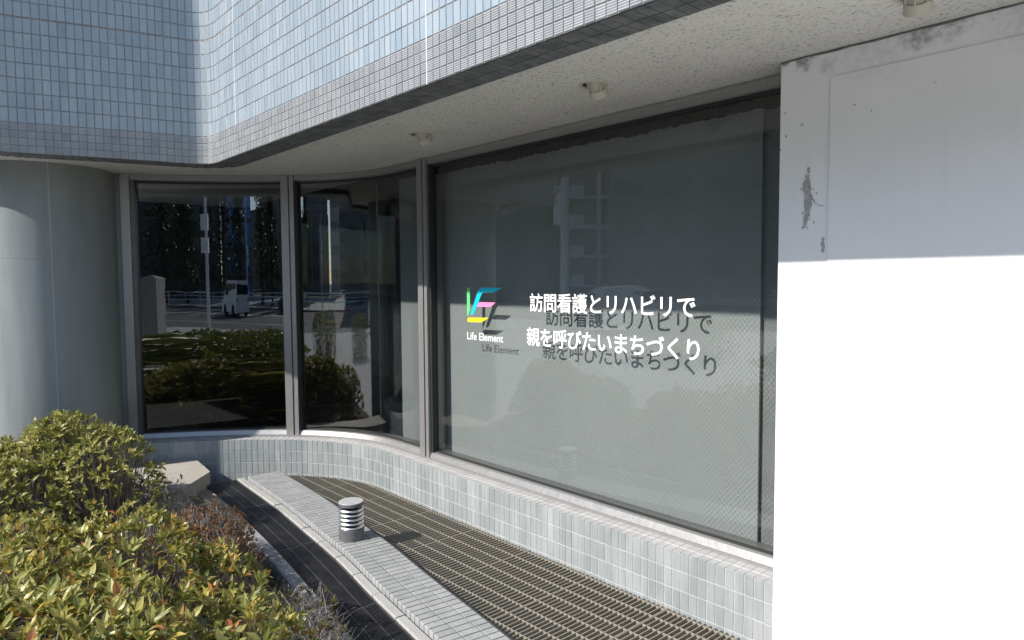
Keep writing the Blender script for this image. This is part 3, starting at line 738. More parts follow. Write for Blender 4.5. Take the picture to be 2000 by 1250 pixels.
# black steel grating: three long panels
kb = Path(catmull([(-5.8, 1.815), (-5.3, 1.80), (-4.6, 1.745), (-4.05, 1.69), (-3.3, 1.59), (-2.9, 1.53), (-2.0, 1.385), (-1.0, 1.21), (-.3, 1.09)], .05))   # right face of planter kerb
seams = [-5.82, -5.03, -4.08, -3.07, -2.07, -1.07]
def ygr(x): 
    p, tg, nr = sp.at(sp.s_at_x(x)); q = p + nr * .070; return q.y
def ykb(x):
    p, tg, nr = kb.at(kb.s_at_x(x)); return p.y
names = ['dusty far end panel of fine black grating beside the stone ledge', 'second fine black grating panel from the stone ledge', 'fine black grating panel with a bright glint, beside the red-leaved bush', 'fine black grating panel nearest the front azalea', 'fine black grating panel at the bottom edge of the photo']
for i in range(5):
    xa, xb = seams[i] + .004, seams[i + 1] - .004
    pn = empty('fine_grating', ((xa + xb) / 2, (ygr(xa) + ykb(xb)) / 2, .03), label=names[i], cat='grating', group='fine black grating panels beside the planter')
    ox, oy = pn.location.x, pn.location.y
    b = MB(); x = xa + .012
    while x < xb - .01:
        b.box(x - .0027 - ox, x + .0027 - ox, ykb(x) + .012 - oy, ygr(x) - .006 - oy, -.022, -.002); x += .0145
    b.build('bars', M['black_steel'], pn, fix=False, kind='stuff')
    for u in (.335, .665):
        b = MB(); n = 10
        P = [((xa + (xb - xa) * j / n) - ox, (ykb(xa + (xb - xa) * j / n) * (1 - u) + ygr(xa + (xb - xa) * j / n) * u) - oy) for j in range(n + 1)]
        for (a, ya), (c2, yc) in zip(P, P[1:]): b.prism([(a, ya - .002), (c2, yc - .002), (c2, yc + .002), (a, ya + .002)], -.02, -.0012)
        b.build('cross_bar', M['steel_edge'], pn)
    for (f, s_) in ((ykb, 1), (ygr, -1)):
        b = MB(); n = 10; P = [((xa + (xb - xa) * j / n) - ox, f(xa + (xb - xa) * j / n) - oy) for j in range(n + 1)]
        for (a, ya), (c2, yc) in zip(P, P[1:]):
            y0 = sorted((ya + s_ * .003, ya + s_ * .010)); y1 = sorted((yc + s_ * .003, yc + s_ * .010))
            b.prism([(a, y0[0]), (c2, y1[0]), (c2, y1[1]), (a, y0[1])], -.03, -.0005)
        b.build('side_rail', M['steel_edge'], pn)
    for x in (xa, xb):
        b = MB(); b.box(x - .003 - ox, x + .003 - ox, ykb(x) + .012 - oy, ygr(x) - .012 - oy, -.03, -.0008); b.build('end_rail', M['steel_edge'], pn)
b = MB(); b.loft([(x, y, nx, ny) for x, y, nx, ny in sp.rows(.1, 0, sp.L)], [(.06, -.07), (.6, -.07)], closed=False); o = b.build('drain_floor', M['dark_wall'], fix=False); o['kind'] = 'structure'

# brown grating over the areaway, panels with separate bars
bar = MB(); bar.box(-.5, .5, -.5, .5, -1, 0); bar_me = bar.mesh('bar', M['frp'])
def yS(x):
    p, tg, nr = sp.at(sp.s_at_x(x)); return p.y + SW * abs(nr.y) / (nr.y ** 2) * abs(nr.y) + .012
def yW(x):
    p, tg, nr = lowp.at(lowp.s_at_x(x)); return p.y - .008 - abs(nr.x) * .012
def yWall(x):
    return yW(max(lowp.p[0].x + .01, min(x, -1.2)))
gl_n = ['brown grating panel tapering to a point behind the bollard', 'second brown grating panel from the pointed far end', 'brown grating panel right behind the bollard light', 'brown grating panel just right of the bollard light', 'brown grating panel below the logo window end', 'brown grating panel under the first slogan letters', 'brown grating panel below the middle of the low wall', 'brown grating panel nearest the white wall, cut by the photo edge', 'brown grating panel at the foot of the white wall']
xs_ = [-5.74 + .0] + [-5.17 + .52 * k for k in range(9)]
for i in range(len(xs_) - 1):
    xa, xb = xs_[i], xs_[i + 1]; cx = (xa + xb) / 2
    pn = empty('brown_grating', (cx, 2.5, 0), label=gl_n[i], cat='grating', group='brown grating panels along the low wall')
    nb = int(round((xb - xa) / .0306)); nb = max(nb, 3)
    def put(name, x0, x1, y0, y1, z0, z1):
        o = link(name, bar_me, pn); o.location = ((x0 + x1) / 2 - cx, (y0 + y1) / 2 - 2.5, z1); o.scale = (x1 - x0, y1 - y0, z1 - z0)
    for k in range(nb + 1):
        x = xa + .004 + (xb - xa - .008) * k / nb
        y0, y1 = yS(x), yWall(x)
        if y1 - y0 < .03: continue
        th = .0055 if 0 < k < nb else .006
        put('bar' if 0 < k < nb else 'end_bar', x - th / 2 - (0 if k else -.001), x + th / 2, y0, y1, -.038, -.001 + jig(.0006))
    y = 3.0
    for j in range(14):
        yy = 2.905 - .102 * j - .02
        # clip where the line lies between strip and wall
        xsn = [xa + .005 + (xb - xa - .01) * q / 12 for q in range(13)]
        ok = [x for x in xsn if yS(x) + .004 < yy < yWall(x) - .004]
        if len(ok) > 1: put('cross_bar', ok[0], ok[-1], yy - .0022, yy + .0022, -.014, -.0022)
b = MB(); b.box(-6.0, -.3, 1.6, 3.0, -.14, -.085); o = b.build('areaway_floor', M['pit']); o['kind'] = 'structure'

# bollard light
bl = empty('bollard_light', (-3.89, 2.11, ZS), label='short round bollard light with stacked metal louvres on the tiled strip', cat='bollard light')
bl.scale = (1.12, 1.12, 1.12)
b = MB(); b.lathe([(.0005, 0), (.071, 0), (.071, .062), (.069, .064), (.0005, .064)], n=48); shade_auto(b.build('base', M['bollard_grey'], bl), 30)
b = MB(); b.lathe([(.036, .06), (.036, .19)], n=32); shade_auto(b.build('core', M['gasket'], bl), 30)
for k in range(5):
    z = .068 + .0245 * k
    b = MB(); b.lathe([(.040, z + .001), (.0670, z), (.0690, z + .0015), (.0688, z + .004), (.0635, z + .0105), (.040, z + .0115), (.040, z + .001)], n=48); shade_auto(b.build('louvre', M['alu'], bl), 30)
b = MB(); b.lathe([(.0005, .191), (.066, .191), (.070, .195), (.070, .211), (.0695, .2125)], n=48); shade_auto(b.build('cap', M['bollard_grey'], bl), 30)
b = MB(); b.lathe([(.0695, .2126), (.068, .2145), (.0005, .2150)], n=48); shade_auto(b.build('cap_top', M['alu_top'], bl), 30)

# stone ledge and planter kerb
lb = empty('stone_ledge', (0, 0, 0), label='stepped ledge of beige stone slabs below the left curved window', cat='ledge')
def stone(name, pts, z0, z1, mat, par):
    cx = sum(p[0] for p in pts) / len(pts); cy = sum(p[1] for p in pts) / len(pts)
    b = MB(); n = len(pts); q = [(cx + (x - cx) * (1 - .006), cy + (y - cy) * (1 - .006)) for x, y in pts]
    b.add([(x, y, z0) for x, y in pts] + [(x, y, z1 - .005) for x, y in pts] + [(x, y, z1) for x, y in q], [tuple(range(n))[::-1], tuple(range(2 * n, 3 * n))] + [(i, (i + 1) % n, n + (i + 1) % n, n + i) for i in range(n)] + [(n + i, n + (i + 1) % n, 2 * n + (i + 1) % n, 2 * n + i) for i in range(n)])
    return b.build(name, mat, par)
stone('slab', [(-5.745, 1.86), (-5.99, 1.885), (-5.82, 1.46), (-5.53, 1.46), (-5.40, 1.545)], .06, .158, M['granite_pale'], lb)
stone('slab', [(-5.995, 1.885), (-6.27, 1.91), (-6.45, 1.60), (-6.3, 1.40), (-5.826, 1.455)], .06, .156, M['granite_pale'], lb)
stone('slab', [(-5.70, 1.815), (-5.98, 1.84), (-6.2, 1.4), (-5.4, 1.4), (-5.38, 1.53)], -.2, .057, M['granite'], lb)
pk = empty('planter_kerb', (0, 0, 0), label='rough stone kerb edging the planter beside the black grating', cat='kerb')
d = kb.s_at_x(-5.62); i = 0
while d < kb.L - .3:
    L_ = .55; b = MB(); w_ = .15 if i < 2 else .075
    b.loft(kb.rows(.07, d + .003, d + L_ - .003), [(0, -.2), (0, .042), (.006, .048), (w_ - .006, .048), (w_, .042), (w_, -.2)]); b.build('block', M['granite_brown'] if i < 2 else M['granite_grey'], pk); d += L_; i += 1
# planter soil
b = MB(); nx, ny = 44, 26; V = []
for j in range(ny + 1):
    for i in range(nx + 1):
        x = -6.4 + 5.6 * i / nx; y0, y1 = -1.0, (ykb(max(-5.7, min(x, -.4))) - .10 if x > -5.5 else 1.45); y = y0 + (y1 - y0) * j / ny
        V.append((x, y, -.0 + .05 * noise.noise((x * 1.6, y * 1.6, 0)) + .02 * noise.noise((x * 6, y * 6, 1))))
b.add(V, [(j * (nx + 1) + i, j * (nx + 1) + i + 1, (j + 1) * (nx + 1) + i + 1, (j + 1) * (nx + 1) + i) for j in range(ny) for i in range(nx)])
o = b.build('planter_soil', M['soil'], smooth=True, fix=False); o['kind'] = 'structure'

# ------------------------------------------------------------------ shrubs
def leaf_mat(name, stops, trans=.35, rough=.38):
    t = NT(name); oi = t.n('ShaderNodeObjectInfo'); ge = t.n('ShaderNodeNewGeometry')
    r = t.math('FRACT', t.math('ADD', t.math('MULTIPLY', oi.outputs['Random'], 7.3), ge.outputs['Random Per Island']))
    col = t.ramp(r, stops)
    nz = t.noise(30, ge.outputs['Position'], 3)
    col = t.mix(t.math('MULTIPLY', nz, .3), col, (.05, .06, .015))
    t.set(col, rough, 0, .45)
    tr = t.n('ShaderNodeBsdfTranslucent'); t.l(col, tr.inputs[0])
    mx = t.n('ShaderNodeMixShader'); mx.inputs[0].default_value = trans
    t.l(t.b.outputs[0], mx.inputs[1]); t.l(tr.outputs[0], mx.inputs[2]); t.l(mx.outputs[0], t.out.inputs[0]); return t.m
G1, G2, G3, G4 = (.19, .21, .05), (.30, .31, .07), (.41, .385, .10), (.52, .46, .16)
M['leaf'] = leaf_mat('azalea_leaf', [(0, G1), (.3, G2), (.58, G3), (.80, G4), (.90, (.52, .40, .07)), (.955, (.50, .26, .06)), (1, (.40, .12, .05))])
M['leaf_far'] = leaf_mat('azalea_leaf_far', [(0, G1), (.35, G2), (.65, G3), (.95, G4), (1, (.36, .2, .05))])
M['leaf_red'] = leaf_mat('red_leaf', [(0, (.16, .10, .03)), (.3, (.24, .10, .04)), (.6, (.30, .09, .05)), (.85, (.20, .16, .05)), (1, (.34, .16, .10))])
M['leaf_dull'] = leaf_mat('dull_leaf', [(0, (.09, .085, .03)), (.5, (.15, .12, .04)), (1, (.24, .17, .06))])
M['twig'] = simple('grey_twig', (.30, .27, .24), .9, var=.35, scale=30)
M['twig_dark'] = simple('brown_twig', (.25, .21, .175), .9, var=.35, scale=30)
def leaf_verts(base, dirv, up, L, W, cup=.25, droop=.15):
    d = dirv.normalized(); s_ = d.cross(up).normalized(); u = s_.cross(d)
    P = lambda a, w, h: base + d * (L * a) + s_ * (W * w) + u * (L * h)
    V = [P(0, 0, 0), P(.33, -.42, cup * .16), P(.33, 0, .02), P(.33, .42, cup * .16), P(.68, -.48, cup * .14 - droop * .25), P(.68, 0, -.02 - droop * .25), P(.68, .48, cup * .14 - droop * .25), P(1, 0, -droop)]
    return V, [(0, 2, 1), (0, 3, 2), (1, 2, 5, 4), (2, 3, 6, 5), (4, 5, 7), (5, 6, 7)]
_lp = MB(); _v, _f = leaf_verts(Vector((0, 0, 0)), Vector((1, 0, 0)), Vector((0, 0, 1)), 1, .36); _lp.add(_v, _f)
def shrub(name, label, group, ells, n_ros, leafL, leaf, twig, n_bare=0, gapk=.0, n_solo=0, density=7, seed=1, depth=.35, zbase=.0, tilt=(.25, 1.1)):
    rr = random.Random(seed)
    cx = sum(e[0] for e in ells) / len(ells); cy = sum(e[1] for e in ells) / len(ells)
    root = empty(name, (cx, cy, zbase), label=label, cat='shrub', group=group)
    O = Vector((cx, cy, zbase))
    lb_ = MB(); tb = MB(); solo = []
    def top(x, y):
        h = 0
        for ex, ey, rx, ry, hh_ in ells:
            q = ((x - ex) / rx) ** 2 + ((y - ey) / ry) ** 2
            if q < 1: h = max(h, hh_ * (1 - q ** 1.6) ** .55)
        return h
    tot = sum(e[2] * e[3] for e in ells); lv = []
    for ex, ey, rx, ry, hh_ in ells:
        for _ in range(int(n_ros * rx * ry / tot)):
            a = rr.uniform(0, 2 * pi); q = sqrt(rr.random()); x = ex + rx * q * cos(a); y = ey + ry * q * sin(a)
            h = top(x, y)
            if h < .06: continue
            g = noise.noise((x * 3.1 + seed, y * 3.1, 2)) + .5 * noise.noise((x * 7 + seed, y * 7, 5))
            if g < gapk - .55: continue
            z = h + .06 * g - depth * h * rr.random() ** 2.6 + rr.uniform(-.015, .02)
            if rr.random() < .03: z += rr.uniform(.02, .08)
            p = Vector((x, y, max(z, .04)))
            e = .06; gx = (top(x + e, y) - top(x - e, y)) / (2 * e); gy = (top(x, y + e) - top(x, y - e)) / (2 * e)
            nrm = Vector((-gx, -gy, 1.0)); nrm = Vector((nrm.x, nrm.y, nrm.z)).normalized()
            ax = (nrm + Vector((rr.uniform(-.4, .4), rr.uniform(-.4, .4), .3))).normalized()
            t0 = Vector((ex + (x - ex) * .45 + rr.uniform(-.06, .06), ey + (y - ey) * .45 + rr.uniform(-.06, .06), max(.02, p.z * rr.uniform(.15, .5))))
            mid = t0.lerp(p, .55) + Vector((rr.uniform(-.03, .03), rr.uniform(-.03, .03), rr.uniform(0, .03)))
            tb.tube([t0, mid, p - ax * .005], .0032 * rr.uniform(.7, 1.3), .0012, 3, cap=False)
            s1 = ax.orthogonal().normalized(); s2 = ax.cross(s1); k = rr.randint(density - 2, density + 2); ph = rr.uniform(0, 6)
            for j in range(k):
                ang = ph + j * 2.4; til = rr.uniform(*tilt)
                dv = ax * cos(til) + (s1 * cos(ang) + s2 * sin(ang)) * sin(til)
                L = leafL * rr.choice((.45, .7, .9, 1., 1.15, 1.3)) * rr.uniform(.85, 1.12); bs = p - ax * rr.uniform(0, .018)
                lv.append((bs, dv, ax, L, L * rr.uniform(.27, .40), rr.uniform(.1, .5), rr.uniform(-.05, .28)))
    sc = sorted(range(len(lv)), key=lambda i: -view_score(lv[i][0] + O * 0, (CAM - lv[i][0]).normalized(), lv[i][3] ** 2 * (1 if lv[i][0].z > top(lv[i][0].x, lv[i][0].y) - .05 else .2)))
    sset = set(sc[:n_solo])
    for i, q in enumerate(lv):
        if i in sset:
            d = q[1].normalized(); s_ = d.cross(q[2]).normalized(); u = s_.cross(d)
            o = link('leaf', LEAF[leaf], root)
            o.matrix_local = Matrix.Translation(q[0] - O) @ Matrix(((d.x, -s_.x, u.x, 0), (d.y, -s_.y, u.y, 0), (d.z, -s_.z, u.z, 0), (0, 0, 0, 1))) @ Matrix.Diagonal((q[3], q[4] / .36, q[3], 1))
        else:
            V, Fs = leaf_verts(q[0], q[1], q[2], *q[3:]); lb_.add([v - O for v in V], Fs)
    for _ in range(n_bare):
        ex, ey, rx, ry, hh_ = rr.choice(ells); a = rr.uniform(0, 2 * pi); q = sqrt(rr.random()); x = ex + rx * q * cos(a); y = ey + ry * q * sin(a); h = max(top(x, y), .1)
        t0 = Vector((ex + (x - ex) * .5, ey + (y - ey) * .5, .0)); p = Vector((x, y, h * rr.uniform(.6, 1.05)))
        m1 = t0.lerp(p, .4) + Vector((rr.uniform(-.04, .04), rr.uniform(-.04, .04), .02)); m2 = t0.lerp(p, .75) + Vector((rr.uniform(-.03, .03), rr.uniform(-.03, .03), .01))
        tb.tube([t0, m1, m2, p], .004 * rr.uniform(.6, 1.2), .0011, 3, cap=False)
        for _k in range(rr.randint(2, 5)):
            b0 = m1.lerp(p, rr.random()); tb.tube([b0, b0 + Vector((rr.uniform(-.07, .07), rr.uniform(-.07, .07), rr.uniform(0.0, .08)))], .0016, .0008, 3, cap=False)
    tv = [Vector(v) - O for v in tb.v]; tb.v = [tuple(v) for v in tv]
    if lb_.f: lb_.build('leaves', M[leaf], root, fix=False, kind='stuff')
    tb.build('twigs', M[twig], root, fix=False, kind='stuff')
    return root
LEAF = {k: _lp.mesh('leaf', M[k], fix=False) for k in ('leaf', 'leaf_far', 'leaf_red', 'leaf_dull')}
_lp2 = LEAF
GRP = None
shrub('azalea_shrub', 'tall yellow-green azalea standing against the round column', GRP, [(-5.35, .85, .42, .38, .80), (-5.65, .45, .6, .5, .62), (-5.0, 1.0, .38, .34, .70), (-5.1, .4, .55, .45, .58)], 1800, .046, 'leaf_far', 'twig_dark', 260, n_solo=120, seed=3, depth=.5)
shrub('azalea_shrub', 'broad azalea with yellow and orange leaves filling the bottom left corner', GRP, [(-2.55, .35, .75, .62, .66), (-2.38, .78, .42, .38, .56), (-1.9, .2, .6, .6, .64), (-3.2, .05, .7, .7, .66), (-2.3, -.3, .8, .6, .68)], 3000, .052, 'leaf', 'twig_dark', 320, gapk=.22, n_solo=300, seed=7, depth=.55)
shrub('azalea_shrub', 'middle azalea with yellowing leaves in front of the red-leaved bush', GRP, [(-3.55, .78, .55, .40, .55), (-3.95, .30, .5, .45, .56), (-3.25, 1.10, .32, .22, .40)], 1150, .05, 'leaf', 'twig_dark', 260, gapk=.36, n_solo=200, seed=9, depth=.55)
shrub('red_shrub', 'small bush with reddish leaves beside the black grating', GRP, [(-4.10, 1.30, .42, .27, .36), (-3.75, 1.28, .25, .20, .30)], 750, .021, 'leaf_red', 'twig', 160, n_solo=40, seed=12, depth=.6)
shrub('bare_shrub', 'nearly leafless grey twiggy bush in front of the stone ledge', GRP, [(-4.95, 1.28, .48, .30, .36), (-4.6, 1.15, .35, .3, .30)], 60, .026, 'leaf_dull', 'twig', 330, seed=15)
shrub('bare_shrub', 'nearly leafless grey twiggy bush along the kerb at the bottom of the photo', GRP, [(-2.95, 1.30, .4, .22, .26), (-2.55, 1.22, .34, .18, .24)], 110, .03, 'leaf_dull', 'twig', 420, seed=17)

exec_env = True
# ------------------------------------------------------------------ the street behind the camera (seen mirrored in the glass)
b = MB()
b.box(-40, -6.3, -14, 1.45, -.29, -.004); b.box(-6.3, -.75, -14, -1.0, -.29, -.004); b.box(-.75, 40, -14, 1.0, -.29, -.004); b.box(-.28, 1.8, 1.0, 2.9, -.29, -.004)
o = b.build('pavement', M['paving']); o['kind'] = 'structure'
sheet('road', -120, 120, -33, -14, -.12, M['asphalt'])
b = MB(); b.box(-120, 120, -14.15, -14.002, -.29, .0); o = b.build('kerb', M['granite']); o['kind'] = 'structure'
b = MB(); b.box(-120, 120, -60, -33, -.29, .0); o = b.build('far_pavement', M['paving']); o['kind'] = 'structure'
rm = empty('road_marking', (0, 0, -.116), label='white lines and slanted hatching painted on the road', cat='road marking')
b = MB(); b.box(-60, 60, -19.1, -18.95, 0, .003)
for k in range(-12, 12): b.box(k * 5, k * 5 + 2.6, -24.1, -23.95, 0, .003)
b.box(-60, 60, -31.3, -31.15, 0, .003); b.build('line', M['road_white'], rm)
b = MB()
for k in range(26):
    x = 4 + k * 1.1; b.add([(x, -27.4, .003), (x + .45, -27.4, .003), (x + 1.45, -25.6, .003), (x + 1.0, -25.6, .003)], [(0, 1, 2, 3)])
b.build('hatching', M['road_white'], rm, fix=False)
M['van_paint'] = simple('van_paint', (.80, .81, .82), .25, var=.02); M['car_paint'] = simple('car_paint', (.70, .71, .73), .2, var=.02)
M['tyre'] = simple('tyre', (.02, .02, .02), .8); M['car_glass'] = simple('car_glass', (.03, .035, .04), .05)
M['rail'] = simple('rail_white', (.66, .68, .70), .5); M['red'] = simple('red_plastic', (.55, .05, .03), .5)
M['hedge'] = leaf_mat('hedge_leaf', [(0, (.10, .13, .03)), (.5, (.17, .20, .04)), (1, (.26, .26, .06))])
M['conifer'] = leaf_mat('conifer_leaf', [(0, (.02, .03, .012)), (.5, (.035, .05, .018)), (1, (.06, .06, .02))], .15)
M['bark'] = simple('bark', (.07, .055, .04), .9, var=.3)
M['bl_grey'] = simple('grey_render', (.22, .225, .23), .8); M['bl_dark'] = simple('dark_cladding', (.08, .085, .09), .7); M['bl_white'] = simple('white_balcony', (.78, .79, .80), .6)
M['bl_blue'] = simple('blue_glass_wall', (.06, .20, .45), .12, .3); M['win'] = simple('window_glass', (.03, .04, .05), .08); M['bl_tan'] = simple('tan_render', (.26, .23, .20), .8)
def vehicle(name, label, loc, rz, prof, wid, paint, glassz):
    r = empty(name, loc, rz, label, 'van' if 'van' in name else 'car')
    n = len(prof); b = MB()
    V = [(x, -wid / 2 * (1 if z < glassz else .88), z) for x, z in prof] + [(x, wid / 2 * (1 if z < glassz else .88), z) for x, z in prof]
    b.add(V, [tuple(range(n)), tuple(range(n, 2 * n))[::-1]] + [(i, n + i, n + (i + 1) % n, (i + 1) % n) for i in range(n)]); b.build('body', paint, r)
    xs = [p[0] for p in prof if p[1] > glassz]; zt = max(p[1] for p in prof)
    for s_ in (-1, 1):
        x = min(xs) + .15
        while x < max(xs) - .5:
            b = MB(); b.box(x, x + .75, s_ * wid * .44, s_ * (wid * .455), glassz + .08, zt - .16); b.build('side_window', M['car_glass'], r); x += .85
    P0, P1 = (prof[3], prof[4]) if 'van' in name else (prof[4], prof[5])
    w5 = wid * .41; ex = .012
    b = MB(); b.add([(P0[0] + ex - .05, -w5, P0[1] + .06), (P0[0] + ex - .05, w5, P0[1] + .06), (P1[0] + ex + .03, w5 * .93, P1[1] - .05), (P1[0] + ex + .03, -w5 * .93, P1[1] - .05)], [(0, 1, 2, 3)]); b.build('windscreen', M['car_glass'], r, fix=False)
    xr = min(p[0] for p in prof); b = MB(); b.box(xr - .012, xr + .06, -w5, w5, glassz + .1, glassz + .62) if 'van' in name else b.box(-1.6, -1.5, -.1, .1, .98, 1.1); b.build('rear_window', M['car_glass'], r)
    for s_ in (-1, 1):
        b = MB(); b.box(xr - .014, xr + .05, s_ * wid * .36, s_ * wid * .46, .75, 1.0); b.build('tail_light', M['red'], r)
    for x in (min(p[0] for p in prof) + .8, max(p[0] for p in prof) - .85):
        for s_ in (-1, 1):
            w = MB(); w.lathe([(.0005, -.1), (.3, -.1), (.31, 0), (.3, .1), (.0005, .1)], n=20, M=Matrix.Rotation(pi / 2, 4, 'X')); o = w.build('wheel', M['tyre'], r); o.location = (x, s_ * (wid / 2 - .08), .31)
    return r
vprof = [(-1.7, .25), (1.75, .25), (1.8, .8), (1.35, 1.05), (.75, 1.82), (.5, 1.9), (-1.65, 1.9), (-1.72, 1.0)]
cprof = [(-2.1, .25), (2.1, .25), (2.15, .65), (1.9, .82), (1.0, .92), (.35, 1.42), (-.9, 1.48), (-1.75, 1.0), (-2.1, .92)]
vehicle('white_van', 'white van with dark windows by the far guard rail', (12.6, -24.6, -.12), -.5, vprof, 1.7, M['van_paint'], 1.05)
vehicle('silver_car', 'silver car stopped on the near pavement edge', (-14.6, -11.2, -.004), 2.2, cprof, 1.75, M['car_paint'], .95)
vehicle('dark_car', 'dark grey car waiting on the road', (6, -30, -.12), .05, cprof, 1.75, M['bl_dark'], .95)
gr = empty('guard_rail', (0, -32.6, 0), label='pale tubular guard rail along the far pavement', cat='railing')
for z in (.45, .72, 1.0):
    b = MB(); b.tube([(-30, 0, z), (60, 0, z)], .03, n=6); b.build('rail', M['rail'], gr)
pm = MB(); pm.tube([(0, 0, 0), (0, 0, 1.02)], .035, n=6); pme = pm.mesh('post', M['rail'])
for k in range(45):
    o = link('post', pme, gr); o.location = (-30 + 2 * k, 0, 0)
def gpost(x, y, h, w, label):
    r = empty('stone_post', (x, y, -.004), .3, label, 'post', 'granite posts near the hedge')
    b = MB(); b.box(-w / 2, w / 2, -w / 2, w / 2, 0, h - w * .5); b.build('shaft', M['granite_grey'], r)
    b = MB(); q = w / 2 + .01; b.add([(-q, -q, h - w * .49), (q, -q, h - w * .49), (q, q, h - w * .49), (-q, q, h - w * .49), (0, 0, h)], [(0, 1, 4), (1, 2, 4), (2, 3, 4), (3, 0, 4), (3, 2, 1, 0)]); b.build('cap', M['granite_pale'], r)
gpost(1.1, -5.6, 1.86, .16, 'tall granite post with a pyramid cap beyond the hedge')
gpost(5.0, -9.2, 1.50, .16, 'shorter granite post further along the pavement')
for k in range(4):
    r = empty('delineator', (7.5 - 3.5 * k, -24.9, -.12), label='red flexible delineator post standing on the road', cat='delineator', group='red delineators along the road')
    b = MB(); b.lathe([(.0005, 0), (.14, 0), (.12, .04), (.04, .05), (.04, .75), (.0005, .75)], n=12); b.build('stem', M['red'], r)
def leaf_cloud(name, label, cat, loc, fn, n, L, mat, seed, trunk=None, group=None):
    rr = random.Random(seed); r = empty(name, loc, label=label, cat=cat, group=group); b = MB()
    for _ in range(n):
        p = fn(rr)
        if p is None: continue
        d = Vector((rr.gauss(0, 1), rr.gauss(0, 1), rr.gauss(.3, 1))).normalized(); u = Vector((rr.gauss(0, 1), rr.gauss(0, 1), rr.gauss(0, 1))).normalized(); s_ = d.cross(u).normalized(); q = L * rr.uniform(.6, 1.3)
        b.add([p, p + d * q * .5 + s_ * q * .3, p + d * q, p + d * q * .5 - s_ * q * .3], [(0, 1, 2, 3)])
    b.build('crown' if trunk else 'leaves', M[mat], r, fix=False, kind='stuff')
    b = MB()
    if trunk: b.tube([(0, 0, 0), (0, 0, trunk * .5), (0, 0, trunk)], trunk * .028, .02, 8); b.build('trunk', M['bark'], r)
    else:
        for _ in range(60):
            p = fn(rr)
            if p is not None: b.tube([(p.x * .85, p.y * .85, 0), (p.x, p.y, max(.1, p.z * .9))], .012, .004, 3, cap=False)
        b.build('stems', M['bark'], r, fix=False, kind='stuff')
    return r
def hedge_fn(lx, ly, h):
    def f(rr):
        x, y = rr.uniform(-lx, lx), rr.uniform(-ly, ly); z = h * (1 - rr.random() ** 1.5 * .97)
        e = max(abs(x) / lx, abs(y) / ly); z = min(z, h * (1 - max(0, e - .75) * 1.3)) + .05 * noise.noise((x * 3, y * 3, 0)); return Vector((x, y, z))
    return f
leaf_cloud('clipped_hedge', 'broad azalea hedge continuing the planter behind the camera', 'hedge', (-2.7, -1.95, -.02), hedge_fn(1.75, 1.05, .86), 22000, .06, 'hedge', 21).rotation_euler.z = .7
leaf_cloud('clipped_hedge', 'small rounded hedge beside the street pavement', 'hedge', (-4.9, -6.8, -.004), hedge_fn(.9, .6, 1.0), 4000, .06, 'hedge', 22)
leaf_cloud('clipped_hedge', 'second small rounded hedge further along the street', 'hedge', (-8.4, -6.2, -.004), hedge_fn(1.0, .6, .95), 4000, .06, 'hedge', 23)
def con_fn(h, w):
    def f(rr):
        z = rr.random() ** .8; a = rr.uniform(0, 2 * pi); q = w * (1 - z) ** .7 * sqrt(rr.random()) * (1 + .25 * sin(a * 3 + z * 20)); return Vector((q * cos(a), q * sin(a), .8 + z * (h - .8)))
    return f
kt = 0
for (x, y, h) in ((8, -38, 12), (11, -41, 14), (13.5, -38, 11), (17, -40, 13), (21, -38, 12), (25, -39, 14), (29, -36, 11), (4.5, -42, 9), (34, -38, 13)):
    leaf_cloud('conifer_tree', 'dark tall conifer beyond the far guard rail', 'tree', (x, y, 0), con_fn(h, 1.9), 3000, .32, 'conifer', 40 + kt, trunk=h * .9, group='dark conifers across the road'); kt += 1
def building(label, loc, rz, sx_, sy_, h, wall, cols, rows_, winw=.6, winh=.55, z0=1.2, frame=None):
    r = empty('building', loc, rz, label, 'building')
    b = MB(); b.box(-sx_ / 2, sx_ / 2, -sy_ / 2, sy_ / 2, 0, h); b.build('wall', M[wall], r)
    b = MB(); b.box(-sx_ / 2 - .15, sx_ / 2 + .15, -sy_ / 2 - .15, sy_ / 2 + .15, h + .002, h + .4); b.build('roof', M['bl_dark'], r)
    if cols:
        cw = sx_ / cols; rh = (h - z0) / rows_; q = MB(); q.box(-cw * winw / 2, cw * winw / 2, -.05, .05, 0, rh * winh); wme = q.mesh('window', M['win'])
        for i in range(cols):
            for j in range(rows_):
                o = link('window', wme, r); o.location = (-sx_ / 2 + cw * (i + .5), sy_ / 2 + .02, z0 + rh * (j + .25))
    if frame:
        cw = sx_ / cols; rh = (h - z0) / rows_
        for i in range(cols + 1):
            q = MB(); q.box(-.18, .18, 0, 1.3, 0, h); o = q.build('balcony_column', M[frame], r); o.location = (-sx_ / 2 + cw * i, sy_ / 2 + .08, 0)
        for j in range(rows_ + 1):
            q = MB(); q.box(-sx_ / 2, sx_ / 2, 0, 1.2, 0, .28); o = q.build('balcony_slab', M[frame], r); o.location = (0, sy_ / 2 + .08, z0 + rh * j - .3)
            if j < rows_:
                for i in range(cols):
                    q = MB(); q.box(-cw * .22, cw * .22, 0, .06, 0, 1.0); o = q.build('balcony_panel', M['bl_blue' if 0 else frame], r); o.location = (-sx_ / 2 + cw * (i + .3 + .4 * (i % 2)), sy_ / 2 + 1.1, z0 + rh * j - .02)
    return r
def face(x, y): return atan2(x + 5, 3 - y)                  # turn the +y face towards the shop
building('slim apartment house with white balcony frames across the street', (-48, -52, 0), face(-48, -52), 9.5, 9, 16, 'bl_dark', 3, 5, frame='bl_white')
building('grey concrete school-like block with rows of windows', (-34, -50, 0), face(-34, -50), 19, 9, 15, 'bl_grey', 5, 4, .7, .4)
building('dark office block at the end of the street', (-24, -60, 0), face(-24, -60), 16, 10, 22, 'bl_dark', 6, 6, .7, .5)
